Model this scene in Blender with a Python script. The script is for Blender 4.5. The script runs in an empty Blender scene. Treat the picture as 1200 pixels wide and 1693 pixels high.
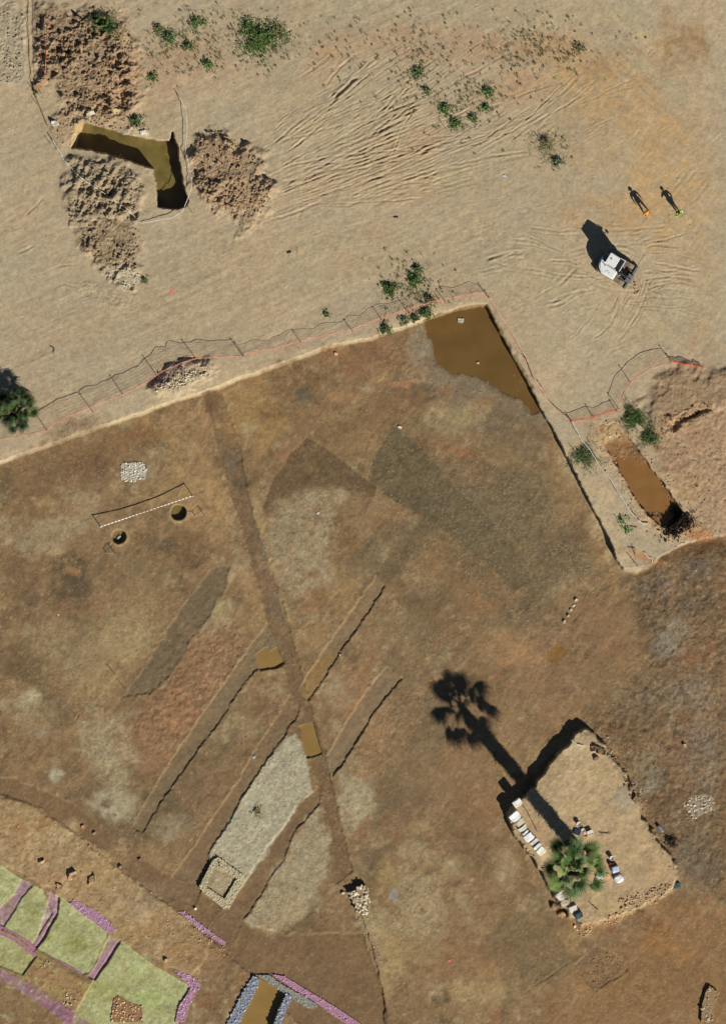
import bpy, bmesh, math, random
import numpy as np
from mathutils import Vector, Matrix
random.seed(7)
rng = np.random.default_rng(11)
S = 21.9                                    # photograph pixels per metre
def PX(u, v): return ((u-600.0)/S, (846.5-v)/S)
C = bpy.context.scene
COL = C.collection
# ------------------------------------------------------------------ camera
cam_d = bpy.data.cameras.new("camera"); cam = bpy.data.objects.new("camera", cam_d); COL.objects.link(cam)
cam_d.type = 'ORTHO'; cam_d.ortho_scale = 1693/S; cam_d.sensor_fit = 'VERTICAL'
cam.location = (0, 0, 90); cam.rotation_euler = (0, 0, 0)
cam_d.clip_start = 1; cam_d.clip_end = 3000
C.camera = cam
# ------------------------------------------------------------------ light
SUN_EL = math.radians(37.5)
SH = Vector((-0.575, 0.818))                  # direction in which shadows fall on the ground
C.world = bpy.data.worlds.new("World"); C.world.use_nodes = True
nt = C.world.node_tree; bg = nt.nodes['Background']
sky = nt.nodes.new('ShaderNodeTexSky'); sky.sky_type = 'NISHITA'; sky.sun_disc = False
sky.sun_elevation = SUN_EL
sky.sun_rotation = math.atan2(-SH.x, -SH.y)
sky.air_density = 0.8; sky.dust_density = 0.3; sky.altitude = 1500
nt.links.new(sky.outputs[0], bg.inputs[0]); bg.inputs[1].default_value = 0.05
sd = bpy.data.lights.new("sun", 'SUN'); sd.energy = 5.0; sd.angle = math.radians(0.5); sd.color = (1.0, 0.95, 0.87)
so = bpy.data.objects.new("sun", sd); COL.objects.link(so)
d = Vector((SH.x*math.cos(SUN_EL), SH.y*math.cos(SUN_EL), -math.sin(SUN_EL)))
so.rotation_euler = d.to_track_quat('-Z', 'Y').to_euler(); so.location = (20, -25, 40)
C.view_settings.view_transform = 'Standard'; C.view_settings.look = 'None'
C.view_settings.exposure = -0.06; C.view_settings.gamma = 1.0
K = 1.05                                    # light reflected by a flat white sheet under this sun and sky

# ------------------------------------------------------------------ colour helpers
def lin(c):
    c = np.asarray(c, float)/255.0
    return np.where(c <= 0.04045, c/12.92, ((c+0.055)/1.055)**2.4)
def alb(*c): return tuple(float(x) for x in np.minimum(lin(c)/K, 0.85))+(1.0,)

# ------------------------------------------------------------------ ground grid
ST = 1.4
uf = np.arange(-62, 1263, ST); vf = np.arange(-62, 1756, ST)
def grow(a, sgn):
    out = []; s = 4.0; x = a
    while abs(x-600) < 14000: x += sgn*s; out.append(x); s *= 1.25
    return out
us = np.array(sorted(grow(uf[0], -1))+list(uf)+grow(uf[-1], 1))
vs = np.array(sorted(grow(vf[0], -1))+list(vf)+grow(vf[-1], 1))
U, V = np.meshgrid(us, vs)
NV, NU = U.shape
H = np.zeros((NV, NU)); CO = np.zeros((NV, NU, 3)); GR = np.full((NV, NU), 0.25)

_lat = np.random.default_rng(5).random((16, 256, 256))
def vnoise(x, y, sc, seed=0):
    L = _lat[seed % 16]
    x = x/sc + seed*17.3; y = y/sc + seed*7.9
    xi = np.floor(x).astype(np.int64); yi = np.floor(y).astype(np.int64)
    fx = x-xi; fy = y-yi
    fx = fx*fx*(3-2*fx); fy = fy*fy*(3-2*fy)
    x0 = xi & 255; x1 = (xi+1) & 255; y0 = yi & 255; y1 = (yi+1) & 255
    a = L[y0, x0]*(1-fx)+L[y0, x1]*fx; b = L[y1, x0]*(1-fx)+L[y1, x1]*fx
    return (a*(1-fy)+b*fy)*2-1
def fbm(x, y, sc, oc=4, seed=0, gain=0.5):
    o = 0; a = 1; t = 0
    ca, sa = math.cos(0.6), math.sin(0.6)
    for i in range(oc):
        o = o+a*vnoise(x, y, sc, seed+i*3); t += a; a *= gain; sc *= 0.5
        x, y = x*ca-y*sa, x*sa+y*ca
    return o/t*1.6
def sst(a, b, x):
    t = np.clip((x-a)/(b-a), 0, 1); return t*t*(3-2*t)
def window(x0, y0, x1, y1):
    a = np.searchsorted(us, x0); b = np.searchsorted(us, x1)+1
    c = np.searchsorted(vs, y0); d_ = np.searchsorted(vs, y1)+1
    return slice(max(c, 0), min(d_, NV)), slice(max(a, 0), min(b, NU))
def polysd(pts, x, y):
    """signed distance, positive inside"""
    n = len(pts); dm = np.full(x.shape, 1e9); ins = np.zeros(x.shape, bool)
    for i in range(n):
        ax, ay = pts[i]; bx, by = pts[(i+1) % n]
        ex, ey = bx-ax, by-ay; L2 = ex*ex+ey*ey+1e-9
        t = np.clip(((x-ax)*ex+(y-ay)*ey)/L2, 0, 1)
        dm = np.minimum(dm, (x-ax-t*ex)**2+(y-ay-t*ey)**2)
        if ay != by:
            c = ((ay > y) != (by > y)) & (x < (bx-ax)*(y-ay)/(by-ay)+ax)
            ins ^= c
    dm = np.sqrt(dm); return np.where(ins, dm, -dm)
def linesd(pts, x, y):
    """distance to a polyline, and the run along it"""
    dm = np.full(x.shape, 1e9); s = np.zeros(x.shape); side = np.zeros(x.shape); run = 0
    for (ax, ay), (bx, by) in zip(pts[:-1], pts[1:]):
        ex, ey = bx-ax, by-ay; L = math.hypot(ex, ey)+1e-9
        t = np.clip(((x-ax)*ex+(y-ay)*ey)/L**2, 0, 1)
        dd = np.hypot(x-ax-t*ex, y-ay-t*ey); m = dd < dm
        dm = np.where(m, dd, dm); s = np.where(m, run+t*L, s)
        side = np.where(m, np.sign(ex*(y-ay)-ey*(x-ax)), side); run += L
    return dm, s, side, run
_sd = [0]
def nseed(): _sd[0] += 1; return _sd[0]
def pmask(pts, soft=1.5, wob=2.0, ws=14, pad=None):
    xs = [p[0] for p in pts]; ys = [p[1] for p in pts]; pad = soft*2+wob*2+4 if pad is None else pad
    w = window(min(xs)-pad, min(ys)-pad, max(xs)+pad, max(ys)+pad)
    x, y = U[w], V[w]; s = nseed()
    sdv = polysd(pts, x, y)+wob*fbm(x, y, ws, 3, s)
    return w, sst(-soft, soft, sdv), sdv
SALT = .7
def paint(w, m, col, a=1.0, tex=0.0, ts=10):
    """blend a soil colour in; col is what that soil looks like in full sun"""
    m = m*a*np.clip(1+SALT*(rng.random(m.shape)-.5), 0, 1.2)
    if tex: m = np.clip(m*(1+tex*fbm(U[w], V[w], ts, 4, nseed())), 0, 1)
    CO[w] = CO[w]*(1-m[..., None])+lin(col)*m[..., None]
CUT = np.zeros((NV, NU))
def area(pts, col=None, a=1.0, dz=0.0, soft=1.5, wob=2.0, ws=14, tex=0.0, ts=10, grit=None, rough=0.0, rs=6, cut=0.0):
    w, m, s = pmask(pts, soft, wob, ws)
    if col is not None: paint(w, m, col, a, tex, ts)
    if dz: H[w] += dz*m
    if cut:
        CUT[w] = np.maximum(CUT[w], cut*m); H[w] += np.exp(-(s/5.0)**2)*(.012+.035*fbm(U[w], V[w], 6, 3, 3))*(s < 1)
    if grit is not None: GR[w] = GR[w]*(1-m)+grit*m
    if rough: H[w] += m*rough*fbm(U[w], V[w], rs, 3, nseed())
    return w, m, s
def blob(u, v, ru, rv, col, a=0.7, ang=0, grit=None, dz=0, tex=0.8, ts=14, hard=0.0):
    R = max(ru, rv)*1.5
    w = window(u-R, v-R, u+R, v+R); x = U[w]-u; y = V[w]-v
    c, s = math.cos(math.radians(ang)), math.sin(math.radians(ang))
    X = (x*c-y*s)/ru; Y = (x*s+y*c)/rv
    q = np.hypot(X, Y)+0.34*fbm(U[w], V[w], max(8, R*0.35), 4, nseed())
    m = 1-sst(0.35+hard, 1.15, q)
    paint(w, m, col, a, tex, ts)
    if grit is not None: GR[w] = GR[w]*(1-m)+grit*m
    if dz: H[w] += dz*m
RUTK = .42
def rut(pts, wd=2.0, dep=0.05, ridge=0.5, tread=0, wob=0.8, fade=0.15, col=None, ca=0.3):
    xs = [p[0] for p in pts]; ys = [p[1] for p in pts]; pad = wd*4+4
    w = window(min(xs)-pad, min(ys)-pad, max(xs)+pad, max(ys)+pad); x, y = U[w], V[w]
    sd_ = nseed()
    x2 = x+wob*vnoise(x, y, 13, sd_)*1.6; y2 = y+wob*vnoise(x, y, 13, sd_+5)*1.6
    dm, s, side, L = linesd(pts, x2, y2)
    dep *= RUTK; wd *= .82
    env = sst(0, fade*L+1, s)*sst(0, fade*L+1, L-s)*np.clip(0.6+0.7*vnoise(x, y, 18, sd_+2)+.3*vnoise(x, y, 5, sd_+1), 0, 1.3)
    g = np.exp(-(dm/wd)**2); r = np.exp(-((dm-wd*1.9)/(wd*0.8))**2)
    if tread: g = g*(0.55+0.45*np.sign(np.sin(s*2*math.pi/tread+side*0.8)))
    H[w] += env*dep*(-g+ridge*r)
    if col is not None: paint(w, np.clip(env*g, 0, 1), col, ca)
def heap(pts, h, rough, rs, soft=10, col=None, a=0.8, grit=0.8, tex=0.4):
    w, m, s = pmask(pts, soft, soft*1.0, 20)
    n = fbm(U[w], V[w], rs*1.5, 3, nseed(), 0.6); r_ = 1-2.2*np.abs(fbm(U[w], V[w], rs*.8, 4, nseed(), 0.7))
    pt_ = np.clip(.75+.9*fbm(U[w], V[w], rs*2.6, 2, nseed()), .15, 1.35)
    H[w] += m*(h+rough*pt_*(.8*n+.55*r_)+rough*.25*(rng.random(U[w].shape)-.5))
    if col is not None: paint(w, m, col, a, tex, 9)
    GR[w] = GR[w]*(1-m)+grit*m

# base soil ---------------------------------------------------------------
PLAT = (180, 162, 131)
CO[:] = lin(PLAT)
big = fbm(U, V, 260, 4, 1)[..., None]
CO *= 1+0.05*big
mid = fbm(U, V, 60, 4, 2)
CO[..., 0] *= 1+0.035*mid; CO[..., 2] *= 1-0.03*mid
H += 0.05*fbm(U, V, 120, 3, 4)+0.012*fbm(U, V, 16, 3, 5)+0.006*fbm(U, V, 5, 2, 6)
# warm and grey drifts on the upper terrace
for b in [(1010,150,150,90,(190,156,108),.55,-30),(1110,300,90,160,(193,160,112),.55,0),(1000,110,60,30,(168,132,90),.55,20),
          (1130,70,60,50,(160,128,88),.6,-30),(860,80,120,30,(176,138,100),.45,0),(1090,130,110,14,(182,168,132),.6,-38),
          (1060,60,90,12,(190,168,128),.5,-40),(300,500,240,110,(176,156,124),.5,0),(700,300,200,60,(184,162,122),.4,0),
          (540,100,60,40,(190,150,112),.35,30),(690,240,70,30,(190,158,118),.4,20),(680,70,150,40,(176,142,108),.4,0),
          (870,140,70,40,(184,146,108),.4,0),(930,190,40,60,(172,150,112),.35,0),(1000,350,120,40,(192,156,108),.4,5),
          (1040,520,100,60,(178,160,122),.4,0),(900,450,110,50,(184,164,128),.4,0),(60,560,60,80,(178,154,124),.4,0),
          (990,235,90,60,(186,160,118),.4,10),(1150,560,40,50,(182,150,112),.4,0),(1150,430,40,60,(180,154,112),.4,0),
          (250,120,60,90,(182,152,118),.5,0),(330,90,90,60,(176,146,112),.4,0),(420,420,90,60,(182,162,126),.3,0),
          (600,420,180,50,(180,160,122),.35,0),(60,300,40,120,(180,158,124),.3,0)]:
    blob(b[0], b[1], b[2], b[3], b[4], b[5], b[6])

# main excavation: everything below this edge ------------------------------
EDGE = [(-14500,880),(-800,872),(-60,790),(25,756),(80,737),(133,718),(200,696),(283,665),(333,650),(400,625),(467,602),(543,574),(577,567),(613,562),
        (640,550),(697,531),(760,512),(803,504),(812,520),(827,553),(852,598),(878,642),(897,683),(927,736),(950,782),(968,820),
        (987,855),(1007,892),(1018,925),(1030,942),(1047,944),(1077,933),(1093,918),(1133,899),(1170,888),(1240,880),(2000,860),(14500,860)]
DIG = EDGE+[(14500,14500),(-14500,14500)]
DEPTH = 1.15
heap([(247,642),(262,622),(285,610),(310,600),(345,600),(350,612),(330,628),(290,645),(262,650)], .42, .10, 7, 9, (170,152,124), .8)
sdE = polysd(DIG, U, V)
wobE = 1.3*fbm(U, V, 26, 3, 9)+0.7*fbm(U, V, 6, 2, 8)
# north side of the cut is battered, east side plumb
east = sst(795, 812, U)*sst(960, 925, V) if False else sst(797, 810, U)*(1-sst(930, 945, V))
bat = 2.5*(1-east)+0.75*east+5*sst(930, 950, V)*sst(1030, 1050, U)
sdw = sdE+wobE
mE = np.clip((sdw+bat)/(2*bat), 0, 1)
inside = sst(-1.5, 1.5, sdw-bat*0.8)
depth = DEPTH*(1-0.55*sst(1040, 1110, U)*sst(880, 930, V)*(1-sst(1000, 1300, V)))
H -= mE*depth
CO = CO*(1-inside[..., None])+lin((139, 113, 82))*inside[..., None]
# sunlit north face painted as a pale strip along the lip
lip = np.clip(.9+.35*fbm(U, V, 9, 3, 2), .3, 1.2)*np.exp(-((sdw+4.5)/5.0)**2)*(1-east)*(1-sst(780, 810, U))
CO = CO*(1-0.7*lip[..., None])+lin((204, 182, 142))*(0.7*lip[..., None])
# variation inside the dig
wD = window(-70, 480, 1270, 1760)
n1 = fbm(U[wD], V[wD], 110, 5, 12, 0.6); n2 = fbm(U[wD], V[wD], 40, 5, 13, 0.6); n3 = fbm(U[wD], V[wD], 14, 4, 14, .6)
f = 1+inside[wD]*(0.10*n1+0.13*n2+0.10*n3)
CO[wD] *= f[..., None]
H[wD] += inside[wD]*(0.010*fbm(U[wD], V[wD], 18, 4, 3)+0.008*fbm(U[wD], V[wD], 5, 3, 4))
GR[wD] = np.where(inside[wD] > .5, 0.4+0.3*n2, GR[wD])

# overall mottling of the dig floor: yellow silt, grey clay, pale mineral bloom
for sc, thr, colr, aa, sd_ in [(90,.15,(164,134,92),.6,1),(70,.15,(102,90,68),.65,4),(55,.3,(150,108,76),.45,6),(34,.25,(170,152,118),.65,2),(26,.2,(102,84,60),.6,8),(13,.3,(176,156,120),.5,11),(11,.3,(104,86,62),.4,13)]:
    nn_ = fbm(U[wD]+.4*V[wD], V[wD]-.25*U[wD], sc, 5, sd_, .62)
    paint(wD, inside[wD]*sst(thr, thr+.7, nn_)*(1-sst(700, 900, U[wD])*sst(640, 500, V[wD])), colr, aa)
TAN = (163,134,94); YEL = (158,128,84); DRK = (112,90,64); GRY = (128,112,86); RED = (142,102,70); PALE = (172,154,118); DGY = (112,98,76)
for b in [
 (420,690,60,60,YEL,.8,0),(300,720,60,40,TAN,.6,0),(230,720,50,22,(128,98,66),.6,15),(150,760,60,30,(122,96,66),.7,20),(60,800,50,30,(128,102,70),.6,0),
 (95,850,60,25,(132,104,72),.5,0),(170,770,14,40,(104,84,64),.5,10),(300,770,50,40,TAN,.6,0),(345,830,45,60,(170,138,96),.7,0),(270,820,60,30,TAN,.6,0),
 (90,870,90,28,(158,142,112),.6,10),(150,830,40,30,(160,140,108),.5,20),(60,900,50,25,(150,134,104),.5,0),(280,900,70,40,(122,98,68),.65,0),
 (270,900,26,14,(104,90,70),.6,0),(320,925,26,18,(104,84,62),.5,0),(120,960,45,60,(98,84,64),.75,0),(50,990,24,20,(96,82,64),.6,0),(40,960,60,50,(122,98,72),.5,0),
 (180,945,50,40,(116,98,72),.55,0),(120,945,16,10,(160,120,84),.7,0),(230,960,60,50,(134,114,84),.5,0),(110,1070,80,60,(152,132,98),.6,0),(200,1060,70,60,(160,140,102),.7,0),
 (240,990,60,40,(150,124,88),.5,-30),(60,1100,50,35,(116,96,68),.5,0),(170,1130,60,40,(160,136,96),.6,0),
 # upper middle
 (500,630,80,40,(118,92,66),.6,0),(560,590,90,28,(136,102,72),.6,-15),(640,590,60,40,(132,100,74),.6,0),(505,655,22,18,(104,94,76),.7,0),(445,680,26,20,(116,88,60),.6,0),
 (410,710,16,14,(160,148,112),.6,0),(570,655,55,16,(156,122,86),.7,-5),(665,635,24,9,(166,126,92),.8,0),(700,570,26,40,(148,132,108),.7,-40),(735,620,40,20,(138,122,100),.7,30),
 (640,690,60,60,(128,102,72),.5,0),(600,740,50,40,(142,114,80),.5,0),(740,690,60,30,PALE,.5,0),(760,690,40,24,(158,140,100),.6,0),(700,700,50,20,(134,116,86),.5,0),
 (690,650,40,20,(110,92,70),.5,0),(780,650,50,30,(124,110,92),.6,25),(830,690,60,40,(120,104,84),.6,30),(760,750,50,16,(142,104,70),.6,-20),(790,790,40,20,(160,124,86),.7,0),
 (730,770,30,20,(116,98,72),.5,0),(870,730,50,40,(118,100,78),.5,40),(820,740,40,30,(132,112,82),.4,0),
 # lower middle
 (500,850,60,40,(156,136,104),.65,0),(550,820,22,16,(162,142,110),.7,0),(480,900,50,50,(150,134,106),.6,0),(470,940,26,20,(166,152,118),.7,0),(500,830,30,50,(132,100,68),.5,0),
 (560,870,30,60,(124,96,66),.6,35),(600,880,26,16,(168,134,96),.6,0),(620,850,40,20,(152,120,84),.6,20),(545,950,16,20,(170,152,118),.6,0),(510,980,40,40,(138,104,72),.55,0),
 (620,930,60,40,(120,104,78),.5,0),(680,880,60,26,(116,100,76),.5,0),(735,910,50,40,(150,118,80),.55,20),(700,960,30,40,(156,136,100),.5,30),(780,970,90,50,(132,106,76),.5,0),
 (700,1010,60,60,(120,98,70),.45,0),(720,1060,60,40,(124,106,80),.5,0),(790,1000,40,30,(142,112,78),.4,0),(830,1040,60,50,(128,110,80),.5,0),(650,1040,60,40,(144,124,92),.45,0),
 (820,860,90,70,(118,104,78),.6,20),(760,840,70,40,(116,100,76),.6,20),(850,800,80,60,(128,110,82),.45,0),(910,830,60,50,(136,114,84),.5,0),(920,900,70,40,(118,98,74),.55,20),
 (960,900,40,40,(128,104,76),.5,0),(880,960,60,40,(132,114,84),.5,0),(930,1020,60,50,(148,120,88),.6,0),(850,1080,70,40,(160,126,88),.6,-20),(900,1050,60,24,(148,120,90),.5,-30),
 (1010,1045,20,14,(170,146,98),.7,0),(1000,960,26,16,(136,104,76),.5,0),(870,960,20,30,(142,118,84),.5,0),(1005,1060,60,50,(136,104,74),.5,0),(960,1110,60,40,(128,106,78),.5,-30),
 (880,1130,60,30,(132,106,76),.5,0),(810,980,50,40,(150,112,76),.4,0),(680,1110,60,40,(122,104,78),.5,0),(560,1150,26,40,(160,140,108),.7,20),(590,1160,40,40,(152,118,86),.5,20),
 (640,1210,50,60,(146,116,84),.65,35),(700,1200,40,80,(120,102,74),.6,30),(660,1290,60,60,(132,108,80),.5,30),(590,1290,36,50,(154,138,106),.7,20),(600,1340,26,40,PALE,.6,20),
 (560,1260,24,40,(138,120,90),.5,20),(740,1290,80,50,(142,114,84),.45,0),(700,1330,70,50,(126,104,78),.5,0),(800,1330,60,50,(146,112,80),.55,0),(760,1240,50,40,(140,110,80),.5,0),
 (640,1370,80,30,(136,104,74),.5,0),(700,1370,26,20,(160,138,100),.5,0),(690,1410,30,40,(160,142,108),.6,35),(750,1430,24,18,(164,148,112),.6,0),(700,1500,40,80,(160,142,108),.65,30),
 (770,1500,16,50,(158,140,106),.5,30),(590,1430,30,24,(142,120,88),.5,0),(640,1450,30,30,(160,136,92),.6,0),(650,1480,10,12,(160,158,146),.7,0),(620,1530,30,40,(164,146,108),.7,-15),
 (680,1570,60,40,(156,132,94),.6,0),(640,1600,24,60,(166,144,102),.6,-10),(760,1590,60,60,(140,110,78),.6,0),(780,1640,60,26,(168,146,106),.7,0),(730,1650,20,14,(98,84,64),.6,0),
 (820,1600,50,26,(162,128,90),.6,0),(830,1490,60,50,(140,112,80),.45,0),(830,1440,30,40,(166,146,112),.6,30),(880,1500,30,30,(160,142,108),.5,0),(790,1410,50,60,(118,96,68),.45,0),
 (860,1560,60,40,(128,104,76),.5,0),(920,1600,60,30,(116,98,72),.5,0),(840,1640,60,30,(160,134,94),.6,0),(500,1460,40,60,(160,144,114),.5,0),
 (490,1560,80,26,(126,104,76),.5,0),(520,1620,60,40,(120,108,86),.5,0),(560,1560,40,50,(130,106,78),.5,0),
 # left lower
 (60,1170,50,40,(156,136,104),.65,0),(50,1155,26,14,(176,162,128),.6,40),(70,1210,30,12,(150,132,104),.5,0),(95,1280,15,22,(178,168,142),.9,-10),(160,1220,40,40,(154,136,104),.6,0),
 (175,1250,26,30,(172,156,122),.6,0),(195,1290,14,24,(160,146,112),.5,0),(190,1330,50,30,(172,160,132),.75,0),(215,1330,30,26,(164,148,116),.6,0),(180,1330,12,11,(126,106,78),.95,0),
 (300,1170,50,60,(156,116,82),.6,30),(330,1090,50,50,(150,112,80),.6,0),(350,1120,24,16,(170,134,104),.6,0),(370,1010,30,30,(168,150,112),.6,20),(340,1040,26,20,(172,152,120),.6,0),
 (240,1230,50,60,(150,116,84),.6,30),(280,1200,30,16,(166,124,88),.5,0),(250,1270,40,40,(146,112,82),.5,0),(130,1260,60,50,(126,104,76),.5,0),(60,1240,50,30,(130,104,76),.5,0),
 (370,1240,30,50,(128,108,80),.5,30),(400,1200,40,24,(166,146,112),.5,-40),(330,1310,60,40,(132,106,80),.5,30),(280,1370,40,30,(150,134,106),.6,0),(260,1420,50,30,(150,122,88),.6,0),
 (440,1150,40,40,(136,106,78),.5,0),(450,1140,20,12,(158,140,104),.4,0),(420,1170,40,20,(128,104,76),.4,0),(390,1170,30,20,(132,112,84),.5,0)]:
    blob(b[0], b[1], b[2], b[3], b[4], min(.95, b[5]*1.12), b[6], ts=9)
# polygons of different spits / soils (position, colour, slight steps)
area([(508,722),(545,745),(585,778),(622,806),(600,850),(540,870),(480,850),(428,856),(448,800),(480,752)], (106,86,62), .9, -0.025, 1.6, 1.5, 14, .3)
area([(650,703),(690,735),(738,790),(762,815),(830,880),(880,960),(850,975),(800,925),(740,880),(700,852),(655,830),(607,792),(620,750)], (104,92,68), .9, -0.03, 1.6, 1.5, 14, .3, grit=.8)
area([(700,780),(770,760),(900,790),(960,900),(990,950),(930,960),(880,985),(850,950),(790,900),(720,850)], (116,101,77), .6, 0, 14, 8, 30, .6, grit=.9)
area([(1005,962),(1040,1010),(1078,1055),(1020,1130),(955,1195),(900,1230),(880,1180),(900,1130),(840,1100),(880,1040),(960,990)], (140,110,80), .45, -0.02, 3, 3, 20, .5)
area([(1000,962),(1010,968),(985,985),(975,975)], (120,98,72), .6, -0.03, 1.5, 1, 12)
area([(700,852),(800,905),(905,985),(990,1060),(960,1110),(860,1040),(745,935),(700,915),(660,960),(632,960),(676,880)], (114,98,73), .55, 0, 7, 6, 22, .7, grit=.8)
area([(520,830),(560,860),(520,930),(470,1010),(440,960),(500,900)], (128,98,68), .45, 0, 8, 6, 18, .6)
area([(300,1040),(390,1020),(410,1090),(330,1190),(270,1260),(215,1200),(250,1130)], (148,115,85), .42, 0.01, 8, 8, 20, .8, grit=.9, rough=.035, rs=7)
area([(130,1190),(200,1180),(230,1260),(200,1330),(140,1260)], (166,148,116), .5, 0.0, 8, 8, 14, .9, grit=1.0)
area([(440,850),(470,822),(520,806),(580,812),(625,815),(640,850),(590,900),(560,880),(540,960),(480,1000),(440,920)], (146,120,88), .8, 0.0, 10, 9, 20, .4)
area([(445,840),(490,818),(545,812),(560,850),(545,900),(540,960),(480,1000),(440,920)], (160,144,114), .6, 0.0, 8, 8, 14, .9, grit=1.0)
blob(572,880,16,46,(120,94,66),.75,38); blob(560,820,18,14,(168,148,116),.7,0)
area([(600,1140),(660,1150),(720,1120),(700,1180),(650,1260),(600,1300),(570,1280)], (156,124,90), .5, 0.0, 8, 6, 14, .8, grit=.9)
area([(640,1150),(760,1140),(730,1260),(660,1340),(600,1400),(640,1290)], (122,104,78), .45, 0, 9, 7, 20, .6)
area([(660,1440),(740,1440),(720,1530),(650,1560)], (162,142,106), .5, 0, 9, 8, 14, .9, grit=1.0)
area([(100,690),(180,690),(170,800),(90,830),(25,800),(25,760)], (122,98,72), .5, 0, 8, 7, 24, .6)
area([(880,1050),(1000,1010),(1040,1060),(950,1140),(860,1160)], (146,116,86), .45, 0, 9, 7, 20, .6)
# rough dark ground of the east side
area([(1030,948),(1100,925),(1170,896),(1300,880),(2500,870),(2500,1500),(1300,1500),(1180,1480),(1125,1440),(1080,1370),(1050,1310),(1020,1240),(985,1210),(965,1192),
      (1065,1100),(1085,1060),(1050,1010),(1030,965)], (120,98,70), .7, 0, 18, 14, 30, .5, grit=1.0, rough=.03, rs=9)
for b in [(1080,970,40,24,(134,118,98),.7,0),(1110,1050,50,30,(140,128,108),.7,40),(1140,1000,40,24,(108,94,78),.7,0),(1150,940,30,24,(110,98,86),.7,0),(1110,1150,60,40,(126,112,92),.5,0),
          (1050,1180,40,26,(118,100,78),.5,0),(1150,1080,40,22,(134,96,68),.7,30),(1130,1230,30,26,(120,86,64),.7,0),(1100,1330,50,50,(110,86,62),.6,0),(1160,1250,40,80,(128,114,96),.5,0),
          (1080,1290,26,24,(128,120,100),.6,0),(1075,1305,20,12,(150,142,118),.5,0),(1150,1420,50,60,(118,106,86),.6,0),(1020,1140,60,20,(130,110,82),.5,-35),(1160,1150,30,40,(138,122,100),.6,0),
          (1070,1250,30,16,(136,122,98),.6,0),(1000,1200,30,12,(112,80,58),.5,-15),(1100,1200,50,20,(112,92,70),.6,0),(1090,1400,30,30,(112,92,72),.5,0)]:
    blob(*b[:7], grit=1.0)
# warm ground bottom right
area([(960,1600),(1040,1560),(1110,1490),(1180,1500),(2000,1500),(2000,2600),(850,2600),(900,1640)], (146,112,76), .7, 0, 12, 8, 40, .5, grit=.4)
for b in [(1100,1560,60,30,(150,112,72),.6,-30),(1060,1620,80,40,(138,104,68),.5,0),(1150,1640,40,40,(132,102,70),.5,0),(1020,1600,24,30,(158,130,90),.5,0),(1080,1530,40,20,(120,84,56),.4,-30),(1020,1540,40,14,(140,102,70),.6,-30)]:
    blob(*b[:7])
area([(942,1592),(905,1500),(830,1510),(800,1560),(820,1600),(840,1660),(850,1655)], (126,106,78), .6, -0.02, 3, 2, 20, .4)
rut([(846,1660),(880,1632),(940,1592)], 1.6, .07, .2)
area([(950,1595),(985,1562),(1005,1570),(1030,1590),(1040,1600),(1025,1615),(1000,1628),(985,1640),(965,1620)], (130,106,80), .6, -0.07, 1.5, 1.2, 12, .5, grit=.8, rough=.025, rs=8)
rut([(1090,1552),(1062,1575),(1040,1597)], 1.6, .06, .4)
rut([(1110,1530),(1095,1545),(1080,1553)], 2, .05, .4)

# diagonal ditch ------------------------------------------------------------
area([(333,650),(345,645),(368,650),(383,700),(398,740),(407,800),(418,850),(434,900),(450,950),(462,980),(478,1030),(497,1110),(512,1160),(520,1190),(540,1250),(548,1290),(560,1350),
      (578,1420),(600,1460),(590,1540),(500,1560),(440,1600),(560,1720),(200,1500),(25,1330),(25,1290),(110,1325),(220,1412),(290,1452),(340,1470),(420,1560),(500,1500),(552,1465),(548,1440),(540,1380),(528,1310),(515,1260),(497,1200),(480,1150),
      (470,1105),(445,1040),(430,980),(412,920),(396,860),(375,800),(360,745),(350,700)][:17]+[(583,1440),(553,1465),(546,1430),(540,1380),(528,1310),(515,1260),(497,1200),(480,1150),
      (470,1105),(445,1040),(430,980),(412,920),(396,860),(375,800),(360,745),(350,700)], (118,95,70), .78, 0, cut=.045, soft=1.8, wob=1.8, ws=12, tex=.35, grit=.5)
for b in [(350,670,14,20,(108,84,58),.7,0),(385,760,14,26,(116,102,82),.7,0),(400,800,20,14,(104,88,68),.7,0),(440,940,14,60,(132,108,82),.5,12),(455,1000,12,30,(128,112,90),.6,10),
          (435,900,6,60,(124,112,94),.7,14),(420,870,5,50,(120,106,84),.6,14),(385,700,20,40,(158,124,82),.5,0),(360,700,8,14,(164,136,96),.6,30)]:
    blob(*b[:7])
for b in [(430,860,10,50,(164,140,98),.7,14),(448,930,8,40,(162,142,98),.7,14),(470,1000,7,40,(164,146,102),.6,14)]: blob(*b[:7])
# path of brown clay south of the strips
area([(-70,1275),(25,1288),(110,1322),(225,1415),(285,1450),(330,1475),(400,1520),(470,1545),(545,1545),(600,1540),(636,1660),(650,1756),(560,1756),(400,1600),(290,1505),(200,1440),(110,1368),(70,1338),(25,1322),(-70,1290)],
     (124,99,72), .85, 0, cut=.085, soft=2.5, wob=2.5, ws=16, tex=.2, grit=.2)
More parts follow.
